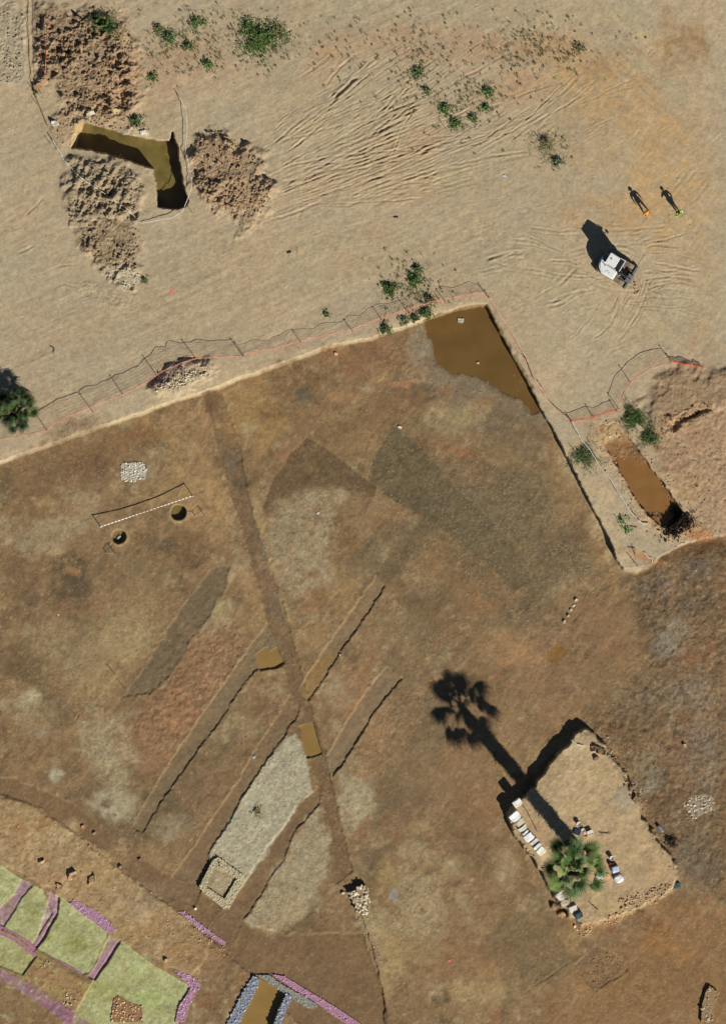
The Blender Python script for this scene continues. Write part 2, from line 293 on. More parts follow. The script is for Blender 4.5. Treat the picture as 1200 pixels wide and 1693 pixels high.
# south west terrace, slightly higher
area([(-70,1295),(30,1325),(60,1335),(110,1368),(165,1405),(215,1445),(290,1505),(350,1548),(345,1580),(322,1612),(300,1606),(205,1560),(120,1490),(25,1440),(-70,1400)],
     (168,140,102), .8, 0.09, 3.0, 4.5, 14, .4, grit=.6, rough=.015, rs=9)
for b in [(90,1390,70,20,(184,158,118),.6,30),(60,1360,40,14,(160,112,74),.6,20),(170,1430,50,24,(174,144,102),.6,30),(240,1490,40,30,(150,130,104),.7,30),(200,1470,24,18,(166,142,102),.6,0),
          (300,1570,60,24,(158,124,84),.7,30),(350,1580,60,30,(144,114,82),.75,30),(105,1448,20,14,(176,134,96),.6,0),(125,1470,30,18,(160,132,96),.5,30),(250,1535,40,20,(160,126,86),.6,30),(35,1400,30,20,(166,132,92),.5,0),
          (225,1440,10,20,(134,112,84),.6,0),(60,1420,30,16,(164,130,92),.5,0)]:
    blob(*b[:7], grit=.7)

# cut strips ---------------------------------------------------------------
F1 = [(443,1028),(452,1052),(472,1097),(455,1106),(425,1108),(402,1133),(367,1187),(330,1237),(290,1293),(253,1347),(236,1378),(217,1368),(263,1290),(300,1232),(333,1183),(390,1102)]
F2 = [(497,1160),(492,1184),(463,1227),(443,1255),(420,1290),(400,1318),(387,1347),(360,1387),(344,1413),(350,1430),(322,1500),(262,1480),(323,1397),(360,1340),(397,1287),(420,1243),(463,1177),(478,1150)]
F3 = [(528,1300),(529,1328),(492,1370),(480,1390),(470,1422),(452,1444),(430,1484),(403,1521),(380,1575),(335,1545),(410,1452),(440,1402),(468,1370),(490,1334),(515,1312)]
F4 = [(622,952),(637,968),(611,1010),(582,1050),(552,1095),(531,1130),(508,1161),(492,1142),(520,1098),(560,1040)]
F5 = [(640,1100),(664,1122),(641,1150),(620,1176),(602,1205),(585,1235),(567,1262),(550,1283),(540,1250),(560,1215),(600,1150)]
F0 = [(355,935),(380,938),(372,975),(350,1010),(322,1050),(285,1110),(250,1145),(205,1152),(235,1110),(300,1005),(335,960)]
for P, c, dz in [(F1,(126,108,82),-.085),(F2,(128,106,80),-.10),(F3,(126,102,76),-.085),(F4,(138,116,88),-.10),(F5,(134,114,88),-.12)]:
    area(P, c, .88, 0, cut=-dz, soft=1.0, wob=1.6, ws=8, tex=.3, grit=.2)
area([(622,952),(650,905),(668,880),(690,900),(664,932),(642,970)], (110,93,70), .6, -0.01, 4, 2, 12, .4)
area(F0, (112,98,76), .85, 0, cut=.045, soft=3.0, wob=2.6, ws=14, tex=.3, grit=.15)
H -= CUT
area([(-70,1055),(30,1075),(62,1108),(98,1145),(130,1180),(122,1197),(92,1205),(66,1175),(72,1150),(30,1118),(-70,1105)], (110,92,67), .55, -0.01, 4, 3.5, 18, .5)
rut([(92,1142),(118,1172),(130,1183),(122,1197)], 1.8, .10, .3)
rut([(200,1125),(209,1138)], 1.0, .08, .2)
rut([(137,1210),(158,1194)], 1.0, -.05, 0)
# thin lips on the west side of the strips, lit wall painted paler
for pts in [[(445,1037),(390,1101),(333,1182),(300,1230),(263,1288),(218,1364)],[(463,1175),(420,1241),(397,1286),(360,1339),(323,1396),(285,1450)],[(621,951),(560,1039),(520,1097),(493,1140)],
            [(240,1102),(300,1004),(335,960),(385,890)],[(600,1148),(560,1213),(545,1240)],[(395,1590),(430,1530),(470,1480)]]:
    rut(pts, 1.2, -0.02, .0, wob=.9, col=(166,140,104), ca=.38)
# pale gravel spreads
area([(488,1214),(500,1235),(508,1262),(510,1282),(517,1308),(497,1326),(480,1352),(455,1390),(432,1425),(405,1462),(352,1430),(345,1412),(360,1388),(400,1320),(443,1255),(470,1222)], (178,170,144), .92, 0.01, 2.5, 2.5, 10, .25, grit=1.0)
area([(525,1338),(540,1382),(549,1430),(540,1455),(505,1500),(478,1530),(450,1545),(425,1540),(407,1520),(431,1485),(453,1445),(471,1423),(481,1390),(495,1370)], (166,152,122), .8, 0.0, 7, 8, 18, .5, grit=1.0)
area([(560,1280),(600,1290),(622,1310),(590,1370),(572,1385),(560,1330)], (170,158,128), .5, 0, 4, 3, 14, .5, grit=.9)
area([(500,1470),(520,1500),(480,1535),(440,1545),(420,1530)], (170,146,110), .4, 0, 6, 4, 16, .5)

# rubble patches (colour under the stones)
area([(350,1420),(405,1462),(375,1502),(330,1472)], (176,164,134), .6, 0.0, 2, 1, 10, .3, grit=1)
# sunken rooms in the south west --------------------------------------------
GREEN = (176,178,128)
for P in [[(-70,1380),(25,1447),(72,1472),(88,1510),(52,1566),(25,1545),(-70,1500)],
          [(92,1476),(118,1495),(178,1542),(178,1560),(150,1608),(137,1612),(60,1568),(95,1508)],
          [(-70,1510),(25,1550),(62,1580),(38,1612),(-70,1570)],
          [(205,1558),(245,1590),(262,1600),(315,1632),(300,1665),(290,1756),(90,1756),(130,1665),(160,1612),(195,1558)]]:
    area(P, GREEN, .95, -.10, 1.0, .8, 12, .15, grit=.3)
for b in [(130,1560,26,20,(132,134,70),.7,0),(60,1500,24,20,(136,136,80),.6,0),(40,1580,20,20,(140,136,82),.6,0),(180,1640,50,24,(150,150,88),.5,0),(230,1600,26,16,(176,188,128),.6,20),(250,1650,40,20,(170,182,112),.5,0),(95,1545,30,14,(160,166,96),.5,0)]:
    blob(*b[:7])
area([(60,1582),(150,1625),(128,1665),(110,1756),(20,1756),(90,1660),(38,1614)], (156,124,86), .85, 0.04, 1.5, 1.5, 12, .3, grit=.8, rough=.02)
area([(-70,1600),(25,1630),(105,1672),(70,1756),(-70,1756)], (136,110,80), .85, 0.0, 1.5, 1.5, 12, .3, grit=.5)
# mauve robbed walls as shallow slots
MAU = (162,126,142)
for P, dz in [([(25,1478),(36,1455),(52,1458),(55,1464),(38,1483),(25,1505),(-10,1560),(-30,1530)], -.10),([(84,1475),(100,1484),(96,1512),(72,1556),(56,1572),(48,1568),(64,1546)], -.22),
              ([(182,1548),(200,1556),(178,1592),(158,1620),(145,1616),(160,1594)], -.20)]:
    area(P, MAU, .95, dz, .9, .7, 8, .2, grit=.6)
area([(24,1612),(60,1632),(115,1668),(160,1700),(140,1720),(80,1668),(24,1632),(-70,1590),(-70,1570)], (150,108,128), .9, .03, .9, .7, 10, .15, grit=.2)
wG = window(-62, 1430, 345, 1756)
mG = sst(-2, 3, polysd([(-70,1400),(25,1447),(120,1490),(205,1560),(262,1600),(335,1630),(290,1756),(-70,1756)], U[wG], V[wG]))
for sc, thr, colr, aa, sd_ in [(34,.25,(158,146,92),.5,3),(20,.3,(150,128,90),.45,7),(11,.3,(196,198,150),.45,9),(9,.35,(120,112,66),.4,12)]:
    paint(wG, mG*sst(thr, thr+.6, fbm(U[wG], V[wG], sc, 4, sd_, .65)), colr, aa)
GR[wG] = np.maximum(GR[wG], .55*mG)
# pit at the bottom edge with muddy water
area([(430,1618),(470,1640),(455,1680),(430,1756),(350,1756),(400,1660)], (128,104,64), .8, -.55, 1.2, 1, 10)

POND0 = [(697,528),(760,508),(806,500),(830,548),(856,596),(880,640),(896,680),(878,682),(862,662),(835,650),(812,638),(790,622),(765,618),(745,615),(722,600),(716,575),(705,555)]
w, m, s = pmask(POND0, 2, 5, 18, 40)
paint(w, sst(-34, -2, s+8*fbm(U[w], V[w], 12, 3, 8))*inside[w], (134,122,100), .6, .4, 12); paint(w, sst(-8, 0, s+2*fbm(U[w], V[w], 7, 3, 8))*inside[w], (104,82,56), .6)
# puddles / water bodies dips
def dip(pts, dz, soft=3, wob=3, ws=16): return area(pts, (120,92,54), .6, dz, soft, wob, ws)
POND = [(697,528),(760,508),(806,500),(830,548),(856,596),(880,640),(896,680),(878,682),(862,662),(835,650),(812,638),(790,622),(765,618),(745,615),(722,600),(716,575),(705,555)]
area(POND, (122,94,52), .8, -.10, 2.5, 3.0, 12)
P1 = [(423,1083),(440,1070),(446,1078),(458,1071),(469,1094),(458,1104),(430,1109)]
P2 = [(496,1201),(517,1195),(532,1246),(507,1254)]
area(P1, None, 1, -.13, .9, .5, 8); area(P2, None, 1, -.26, .9, .5, 8)
area([(515,1104),(545,1075),(556,1085),(532,1125),(508,1156),(496,1142)], (140,112,70), .8, -.0, 3, 2, 10)
area([(905,1078),(920,1064),(938,1070),(934,1085),(918,1096),(903,1094)], (138,102,56), .9, -.03, 3, 2, 8)
blob(850,1083,60,24,(166,132,96),.4,-15)

# circular wells
for cx, cy, r, dz in [(295.5,847,12.4,.62),(197,887,11.4,.40)]:
    w = window(cx-24, cy-24, cx+24, cy+24); q = np.hypot(U[w]-cx, V[w]-cy)+.5*fbm(U[w], V[w], 7, 2, nseed())
    H[w] -= dz*(1-sst(r-.8, r+.8, q)); H[w] += .03*np.exp(-((q-r-2)/2.5)**2)
    paint(w, np.exp(-((q-r-3)/4)**2), (176,150,110), .5)
    paint(w, 1-sst(r-1, r+1, q), (120,104,70), .7)
# slots with stones near the east side
rut([(953,992),(945,1010),(932,1030)], 1.7, .16, .3); rut([(962,1003),(955,1018),(946,1030)], 2.2, .10, .1)
for p in [[(868,1158),(885,1136),(905,1122),(925,1112)],[(1045,1105),(1030,1125),(1000,1150)],[(1120,988),(1100,1006)],[(985,1020),(975,1045),(965,1055)],[(968,1062),(958,1072),(957,1090)],
          [(1068,1104),(1050,1125),(1020,1152)],[(785,1357),(795,1335)],[(905,902),(912,900),(917,903)],[(885,985),(900,960)],[(978,992),(1000,960)],[(835,965),(880,995)],
          [(1015,960),(1035,985),(1050,1010)],[(760,815),(785,845),(850,895)],[(735,1075),(700,1095)],[(665,930),(673,905)],[(160,803),(155,810)]]:
    rut(p, 1.3, .045, .3)

# the raised block with the palm ---------------------------------------------
MOUND = [(856,1322),(883,1299),(905,1270),(930,1238),(951,1213),(972,1203),(990,1222),(1012,1250),(1038,1285),(1055,1320),(1062,1350),(1085,1385),(1108,1415),(1122,1446),(1112,1472),
         (1080,1490),(1040,1508),(1000,1522),(962,1530),(938,1515),(915,1480),(897,1445),(880,1420),(860,1392),(842,1368),(838,1345)]
w, m, s = pmask(MOUND, 1.2, 3.4, 12)
ww = sst(-2.2, 2.2, s)
ea = sst(0.0, 60.0, (U[w]-975)*0.83-(V[w]-1203)*0.56+25)          # the north-east flank slopes gently
sh = ww*(1-ea)+ea*sst(-12, 26, s+5*fbm(U[w], V[w], 20, 3, 3))
H[w] += 0.98*sh+0.03*ww*fbm(U[w], V[w], 20, 4, 6)+.16*ea*sst(-14, -2, s)*(1-sst(4, 16, s))*fbm(U[w], V[w], 9, 3, 7)
paint(w, sst(-2, 2, s), (186,162,124), .95, .1, 20); GR[w] = np.where(s > 0, .45, GR[w])
for b in [(960,1240,30,20,(196,176,136),.6,0),(1030,1320,30,24,(166,152,126),.7,30),(1040,1400,60,40,(182,154,116),.5,0),(985,1290,40,40,(190,166,124),.5,0),(880,1380,30,40,(176,146,110),.6,0),(1010,1500,60,18,(192,166,118),.5,-15),
          (1085,1440,30,40,(172,142,106),.5,0),(960,1490,30,20,(172,150,116),.5,0),(1000,1440,30,16,(178,140,106),.5,0),(940,1390,30,20,(176,140,106),.5,0)]:
    blob(*b[:7])
for p in [[(975,1240),(985,1235)],[(990,1243),(1000,1240)],[(983,1252),(988,1256)],[(1035,1290),(1050,1300)],[(1043,1310),(1050,1325)],[(1000,1270),(1002,1285)]]: rut(p, 2.4, .16, .4, fade=.3)
rut([(912,1300),(935,1265),(955,1235)], .9, -.015, 0, col=(206,188,150), ca=.5)

# north west trench, spoil ----------------------------------------------------
heap([(62,15),(120,20),(160,20),(205,40),(226,90),(215,130),(222,170),(190,195),(150,200),(120,184),(95,160),(72,130),(60,80)], .20, .42, 22, 16, (146,120,92), .75)
heap([(70,30),(110,60),(150,70),(130,110),(90,100)], .15, .35, 13, 14, (150,126,98), .4)
heap([(200,20),(215,60),(240,120),(215,180),(240,215),(150,205),(160,140)], .05, .12, 12, 12, (172,142,108), .5)
heap([(28,20),(42,25),(42,130),(26,138),(-70,140),(-70,-60),(28,-60)], .05, .08, 6, 4, (168,156,130), .7)
heap([(88,195),(120,180),(135,200),(125,235),(100,245),(85,220)], .12, .16, 9, 6, (170,142,108), .6)
heap([(118,262),(150,268),(200,262),(228,290),(236,330),(225,362),(160,368),(122,362),(112,320)], .28, .34, 15, 10, (154,138,112), .8)
# parallel bucket grooves on that heap
w = window(112, 262, 236, 366); q = sst(0, 12, polysd([(118,265),(215,268),(232,330),(225,362),(125,360)], U[w], V[w]))
H[w] += q*.13*np.sin((U[w]*.86+V[w]*.5)/13*2*math.pi+1.5*fbm(U[w], V[w], 30, 2, 7))*(.5+.5*vnoise(U[w], V[w], 24, 3))
heap([(128,372),(165,375),(222,370),(232,400),(225,440),(195,448),(165,445),(140,410)], .22, .34, 15, 10, (152,130,102), .8)
heap([(175,442),(215,438),(230,455),(222,476),(195,475),(180,462)], .10, .16, 7, 5, (188,174,144), .8)
heap([(328,226),(360,216),(392,236),(436,276),(450,312),(432,352),(404,376),(378,352),(348,336),(322,302),(314,258)], .42, .38, 18, 14, (158,132,102), .8)
heap([(130,470),(200,470),(230,490),(210,500),(180,510),(140,490)], .02, .06, 9, 8, None)
for p in [[(30,470),(60,455),(100,440),(135,437)],[(60,480),(110,470),(150,480)],[(40,360),(65,335),(72,325)],[(28,420),(60,405)],[(160,480),(190,500)]]: rut(p, 2, .07, .8)
heap([(210,205),(240,208),(248,222),(225,228),(212,220)], .05, .07, 6, 4, (200,184,152), .6)
TR = [(136,202),(175,212),(215,224),(262,232),(280,233),(285,219),(293,240),(298,275),(304,312),(311,332),(306,342),(288,346),(262,341),(259,320),(257,300),(254,279),(232,272),(205,262),(165,251),(140,246),(120,244),(126,225)]
w, m, s = pmask(TR, 0.9, 1.4, 9)
ramp = 1-sst(118, 140, U[w]+.35*(V[w]-225)+2)
H[w] -= 1.62*m*(1-.75*ramp)
paint(w, m, (150,122,78), .8, .2)
area([(122,212),(136,202),(140,215),(132,240),(118,242)], (196,168,122), .8, 0, 3, 2, 9)
# ragged pit south of trench heap
area([(213,352),(228,350),(226,362),(216,364)], None, 1, -.35, 1.2, 1, 6)
# rectangular bar of soil
area([(115,366),(163,367),(163,375),(115,375)], (170,150,118), .9, .12, 1, .6, 9)
rut([(133,376),(143,405),(165,438)], 2.5, .12, .8)
# east trial trench
TE = [(990,703),(1018,697),(1040,725),(1072,768),(1105,812),(1130,848),(1108,868),(1092,872),(1070,850),(1048,822),(1030,790),(1008,752),(994,725)]
heap([(985,695),(1020,690),(1080,770),(1145,850),(1170,880),(1100,900),(1060,860),(1030,810),(1000,760),(975,720)], .05, .06, 9, 10, (190,158,120), .6)
w, m, s = pmask(TE, 1.0, 1.8, 9)
nr = sst(738, 778, V[w]-.3*(U[w]-1040))+.15*sst(700, 735, V[w]); sr = 1-sst(835, 870, V[w])
H[w] -= m*(.08+.27*sst(718, 738, V[w]+.2*(U[w]-1010))+.28*nr)*(.35+.65*sr)
paint(w, m, (146,112,76), .85, .2); paint(w, m*sst(722, 736, V[w]+.2*(U[w]-1010)), (132,98,64), .8, .3); area([(995,705),(1018,698),(1030,715),(1000,735)], (190,164,120), .8, 0, 4, 3, 10)
# earth bank on the east edge and its tracks
area([(1075,640),(1110,610),(1160,612),(1260,620),(1260,900),(1175,885),(1120,905),(1140,850),(1090,760),(1065,740),(1085,715)], (170,142,110), .7, .03, 8, 5, 24, .4, grit=.8, rough=.03)
heap([(1065,690),(1080,640),(1110,615),(1165,618),(1260,610),(1260,665),(1170,672),(1130,685),(1105,715),(1085,720)], .26, .025, 14, 14, (150,126,96), .7, grit=.5)
for i in range(5):
    rut([(1118+i*11, 612),(1114+i*12, 640),(1112+i*13, 668)], 2.2, .07, .7, tread=4.5)
for i in range(4): rut([(1075+i*8,660-i*5),(1090+i*8,640-i*3),(1105+i*9,628-i*2)], 1.6, .04, .6, tread=4)
heap([(1098,690),(1112,680),(1128,672),(1170,665),(1175,680),(1130,695),(1112,715),(1098,712)], -.05, .16, 8, 5, (140,112,84), .5)  # shadowed edge of the bank painted in as darker soil colour
area([(1105,700),(1125,684),(1168,672),(1176,678),(1132,694),(1112,714)], None, 1, -.30, 2, 2, 8)
heap([(1120,700),(1170,685),(1260,690),(1260,860),(1175,850),(1140,800),(1090,740)], .05, .04, 8, 20, (174,144,110), .6)
for b in [(1110,760,40,26,(160,126,100),.5,0),(1140,800,30,30,(182,150,110),.5,0),(1150,720,30,24,(170,134,100),.5,0),(1120,870,50,14,(168,116,78),.8,-12),(1060,920,40,8,(190,140,98),.7,-20),
          (1000,860,40,50,(200,178,138),.6,0),(960,780,30,60,(196,174,136),.5,30),(1025,920,30,14,(200,178,138),.6,0),(1150,885,30,8,(172,124,84),.7,-10),(905,640,24,50,(190,170,132),.4,30)]:
    blob(*b[:7])

# wheel ruts over the upper terrace ------------------------------------------
def jl(x0, y0, x1, y1, bend=6, n=5):
    return [(x0+(x1-x0)*t+bend*math.sin(math.pi*t)*random.uniform(.7, 1.3), y0+(y1-y0)*t+bend*math.sin(math.pi*t)) for t in [i/(n-1) for i in range(n)]]
for l in [(445,352,700,262),(440,330,640,250),(455,310,600,262),(430,300,560,230),(430,262,520,215),(440,240,505,185),(450,235,550,170),(535,190,635,85),(550,165,625,85),(540,150,600,90),(470,255,560,180),
          (610,220,690,175),(620,222,688,180),(622,235,710,200),(590,250,700,205),(530,300,720,235),(540,315,760,230),(500,310,620,270),(560,290,690,240),(600,300,740,255),(650,265,690,180),
          (700,320,760,290),(695,295,745,262),(760,240,860,205),(780,255,900,190),(790,240,880,175),(820,230,920,150),(860,215,960,120),(840,240,930,180),(880,225,990,130),(900,210,975,160),(700,260,860,215),
          (460,300,560,270),(480,345,590,300),(430,370,560,320),(560,345,700,300),(640,330,800,280),(500,290,650,235),(455,280,520,240),(590,130,640,90),(560,130,600,100),(500,130,560,85)]:
    for k in range(2):
        dx, dy = random.uniform(-7, 7), random.uniform(-7, 7)
        rut(jl(l[0]+dx, l[1]+dy, l[2]+dx, l[3]+dy, random.uniform(-6, 4)), random.uniform(1.2, 2.4), random.uniform(.04, .085), .9)
for l in [(608,222,692,178),(620,222,686,190),(548,170,595,125),(800,430,870,415),(690,258,730,240)]: rut(jl(*l, -2), 2.8, .26, .7, col=(140,110,84), ca=.3)
# arcs
for p in [[(512,325),(495,360),(488,395),(492,425),(502,452)],[(572,410),(558,430),(556,455),(552,465)],[(630,345),(670,325),(700,318),(740,322),(780,335)],[(480,370),(505,385),(600,395),(700,380),(790,378)],
          [(320,760),(340,700),(330,690)]]:
    rut(p, 1.8, .02, .2, wob=.4, col=(170,128,98), ca=.55)
# tracks around the digger
for p in [[(800,425),(830,438),(880,445),(930,455),(985,458)],[(840,395),(880,398),(920,412),(950,425)],[(860,385),(900,402),(950,430),(975,440)],[(1055,450),(1100,448),(1160,440)],[(1060,462),(1110,455)],
          [(820,432),(845,420),(870,420)],[(830,440),(790,450)],[(905,430),(940,430),(960,438)],[(870,375),(920,382),(960,380)],[(1000,382),(1060,378),(1120,372)],[(990,370),(1030,372)]]:
    rut(p, 2.0, .075, .8); rut([(a+2, b+7) for a, b in p], 1.6, .05, .7)
for p in [[(1035,485),(1025,505),(1012,528)],[(1062,500),(1050,535),(1020,558),(1008,562)],[(1022,488),(1012,510)]]:
    rut(p, 4.5, .07, .6, tread=4.2); rut(p, 1.3, .08, .4)
for p in [[(950,575),(990,560),(1010,548)],[(1000,585),(1030,572),(1060,560)],[(960,595),(985,582)],[(1150,480),(1158,520),(1160,535)],[(1000,540),(975,532)],[(1040,470),(1050,490)],[(990,530),(1015,532)],
          [(920,540),(950,552)],[(940,520),(985,505)],[(1080,470),(1130,474),(1160,470)],[(1090,480),(1110,478)],[(1120,505),(1150,490)],[(1110,330),(1150,280),(1170,255)],[(1125,335),(1160,300)],[(1140,340),(1172,300)]]:
    rut(p, 2.6, .045, .6, tread=4)
for p in [[(1067,95),(1075,78)],[(1070,97),(1086,80)],[(1150,85),(1162,80)],[(990,40),(1010,60),(1060,90),(1110,115),(1160,140)],[(1000,55),(1040,95)],[(975,210),(990,190)],[(1066,245),(1067,252)],[(890,240),(900,236)],
          [(660,340),(680,335)],[(640,325),(655,338)],[(80,570),(88,575),(90,595)],[(65,625),(100,640),(108,620)],[(100,640),(128,628)],[(265,570),(290,560)],[(150,565),(160,555)],[(30,245),(30,260)],
          [(205,525),(235,518)],[(245,560),(265,552)],[(790,420),(800,425),(840,440)],[(900,1640),(905,1630)]]:
    rut(p, 1.2, .05, .4)
def sweep(x0, y0, x1, y1, bend, wd, dep, dark):
    L = math.hypot(x1-x0, y1-y0); n_ = max(4, int(L/30)); nx, ny = -(y1-y0)/L, (x1-x0)/L
    p = [(x0+(x1-x0)*t+nx*bend*4*t*(1-t), y0+(y1-y0)*t+ny*bend*4*t*(1-t)) for t in [i/n_ for i in range(n_+1)]]
    rut(p, wd, dep, .8, wob=.8, col=(150,124,94) if dark else (196,176,140), ca=.2)
    if random.random() < .55:
        g_ = random.uniform(6, 11); rut([(a+nx*g_, b+ny*g_) for a, b in p], wd, dep*.8, .8, wob=.8, col=(150,124,94) if dark else (196,176,140), ca=.2)
for i in range(95):
    q = random.random(); x0, y0 = random.uniform(425, 640), random.uniform(200, 350); a = -math.radians(random.gauss(30-22*(y0-230)/120, 7)); L = random.uniform(110, 330)
    x1, y1 = x0+L*math.cos(a), y0+L*math.sin(a)
    if y1 > 40: sweep(x0, y0, x1, y1, random.uniform(-14, 6), random.uniform(1.0, 2.2), random.uniform(.03, .075), random.random() < .6)
for i in range(40):
    x0, y0 = random.uniform(700, 960), random.uniform(180, 300); a = -math.radians(random.gauss(38, 8)); L = random.uniform(50, 160); sweep(x0, y0, x0+L*math.cos(a), y0+L*math.sin(a), random.uniform(-8, 8), random.uniform(1, 1.8), random.uniform(.015, .04), random.random() < .5)
for i in range(34):
    x0, y0 = random.uniform(960, 1060), random.uniform(30, 120); a = math.radians(random.gauss(38, 5)); L = random.uniform(50, 180); sweep(x0, y0, x0+L*math.cos(a), y0+L*math.sin(a), random.uniform(-8, 8), random.uniform(1.5, 4), random.uniform(.004, .014), random.random() < .5)
for i in range(60):
    an = random.uniform(0, 2*math.pi); r0 = random.uniform(50, 90); x0, y0 = 1015+r0*math.cos(an), 445+r0*.7*math.sin(an); a = math.radians(random.choice([5, -8, 15, 160, 60, 120])+random.gauss(0, 8)); L = random.uniform(40, 130); sweep(x0, y0, x0+L*math.cos(a), y0+L*math.sin(a), random.uniform(-10, 10), random.uniform(1, 2.6), random.uniform(.03, .09), random.random() < .6)
for i in range(50):
    x0, y0 = random.uniform(420, 800), random.uniform(330, 430); a = -math.radians(random.gauss(14, 6)); L = random.uniform(50, 180); sweep(x0, y0, x0+L*math.cos(a), y0+L*math.sin(a), random.uniform(-8, 8), random.uniform(1, 2), random.uniform(.006, .02), random.random() < .5)
for i in range(30):
    x0, y0 = random.uniform(1040, 1140), random.uniform(230, 420); a = -math.radians(random.gauss(48, 8)); L = random.uniform(30, 90); sweep(x0, y0, x0+L*math.cos(a), y0+L*math.sin(a), random.uniform(-8, 8), random.uniform(1.5, 3), random.uniform(.008, .02), random.random() < .5)
for i in range(40):
    x0, y0 = random.uniform(20, 380), random.uniform(470, 680); a = -math.radians(random.gauss(18, 10)); L = random.uniform(30, 120)
    if polysd(DIG, np.array([x0+L]), np.array([y0]))[0] < -20: sweep(x0, y0, x0+L*math.cos(a), y0+L*math.sin(a), random.uniform(-8, 8), random.uniform(1, 2.4), random.uniform(.006, .018), random.random() < .5)
for i in range(80):   # scrape marks of the digging bucket over the dig floor
    x0, y0 = random.uniform(40, 1000), random.uniform(680, 1650)
    if polysd(DIG, np.array([x0]), np.array([y0]))[0] > 60:
        a = -math.radians(random.choice([52, 52, 52, -38])+random.gauss(0, 6)); L = random.uniform(20, 90)
        p = jl(x0, y0, x0+L*math.cos(a), y0+L*math.sin(a), 2, 4); rut(p, random.uniform(1, 2.5), random.uniform(.006, .016), .5, col=random.choice([(104,84,60),(164,142,108)]), ca=.14)
# straight double track in the top left corner
for x in (43, 53): rut([(x-1,-60),(x,40),(x+2,90),(x+4,135)], 3.4, .10, .5, tread=3.6, wob=.3)
# random scuffs everywhere on the terrace
for i in range(230):
    x, y = random.uniform(0, 1200), random.uniform(20, 620)
    if polysd(EDGE+[(14500,14500),(-14500,14500)], np.array([x]), np.array([y]))[0] > -14: continue
    if x < 240 and 20 < y < 480: continue
    a = random.gauss(-.45, .55); L = random.uniform(6, 30)
    rut(jl(x, y, x+L*math.cos(a), y+L*math.sin(a), random.uniform(-3, 3), 4), random.uniform(.8, 1.7), random.uniform(.012, .045), .7)
for i in range(160):
    x, y = random.uniform(0, 1200), random.uniform(640, 1693)
    a = random.uniform(0, math.pi); L = random.uniform(4, 18)
    rut(jl(x, y, x+L*math.cos(a), y+L*math.sin(a), random.uniform(-3, 3), 4), random.uniform(.8, 1.5), random.uniform(.008, .02), .7)
wE = window(960, 860, 1262, 1560)
mEa = polysd([(1030,948),(1100,925),(1170,896),(1300,880),(1500,1500),(1180,1480),(1125,1440),(1080,1370),(1050,1310),(1020,1240),(985,1210),(965,1192),(1065,1100),(1085,1060),(1040,1010),(1015,965)], U[wE], V[wE])
mEa = sst(-6, 26, mEa+8*fbm(U[wE], V[wE], 30, 3, 1))
for sc, thr, colr, aa, sd_ in [(30,.15,(140,120,90),.5,3),(12,.25,(154,138,112),.5,5),(10,.2,(88,72,54),.5,8),(22,.3,(136,100,72),.4,12)]:
    paint(wE, mEa*sst(thr, thr+.6, fbm(U[wE], V[wE], sc, 4, sd_, .65)), colr, aa)
H[wE] += mEa*.035*fbm(U[wE], V[wE], 7, 3, 2)
wT = window(-62, 1270, 420, 1660)
mT = sst(-2, 5, polysd([(-70,1295),(30,1325),(60,1335),(110,1368),(165,1405),(215,1445),(290,1505),(350,1548),(340,1600),(300,1606),(205,1560),(120,1490),(25,1440),(-70,1400)], U[wT], V[wT]))
for sc, thr, colr, aa, sd_ in [(26,.2,(186,162,124),.6,3),(14,.25,(138,112,80),.5,7),(9,.35,(196,174,138),.5,9)]:
    paint(wT, mT*sst(thr, thr+.6, fbm(U[wT], V[wT], sc, 4, sd_, .65)), colr, aa)
H[wT] += mT*.022*fbm(U[wT], V[wT], 9, 3, 5)
# streaks left by dragging and driving: over the sand roughly east-north-east, over the dig along the cuts
def streak(deg, across, along, oc, sd_):
    a = math.radians(deg); x = U*math.cos(a)-V*math.sin(a); y = U*math.sin(a)+V*math.cos(a)
    return fbm(x/along, y/across, 1.0, oc, sd_, .6)
fine0 = (np.abs(U-600) < 680) & (np.abs(V-846) < 930)
sa = streak(24, 7, 90, 3, 3); sb = streak(-35, 8, 80, 3, 6); mixw = sst(900, 1000, U+.3*V)
sk = (sa*(1-mixw)+sb*mixw)*(1-inside)*fine0
CO *= (1+.055*sk)[..., None]; CO[..., 2] *= 1-.03*sk; H += .010*sk
sc_ = streak(52, 9, 70, 3, 8)*inside*fine0; sd2 = streak(-38, 12, 60, 3, 10)*inside*fine0
CO *= (1+.065*sc_+.045*sd2)[..., None]; H += .006*sc_
# crumbs, pits and grain of the bare soil
fine = (np.abs(U-600) < 680) & (np.abs(V-846) < 930)
dens = np.clip(.35+.6*fbm(U, V, 34, 3, 7)+.9*(GR-.25), .05, 1.6)
r1 = rng.random(U.shape)
H += fine*np.where(r1 > 1-.016*dens, rng.uniform(.015, .055, U.shape), 0)-fine*np.where(r1 < .012*dens, rng.uniform(.01, .04, U.shape), 0)
H += fine*(.0035+.010*np.clip(GR-.2, 0, 1))*fbm(U, V, 4.2, 2, 15)
CO *= (1+fine*(.075+.10*GR)*fbm(U, V, 3.4, 2, 12)+fine*.075*fbm(U, V, 8, 3, 9)+fine*inside*.05*fbm(U, V, 20, 4, 11))[..., None]
eg = (inside*(1-sst(1000, 1070, U)*(1-sst(1460, 1520, V)))*(1-sst(-4, 4, polysd(MOUND, U, V))))[..., None]; CO = CO*(1+eg*np.array([.01, .022, -.005]))
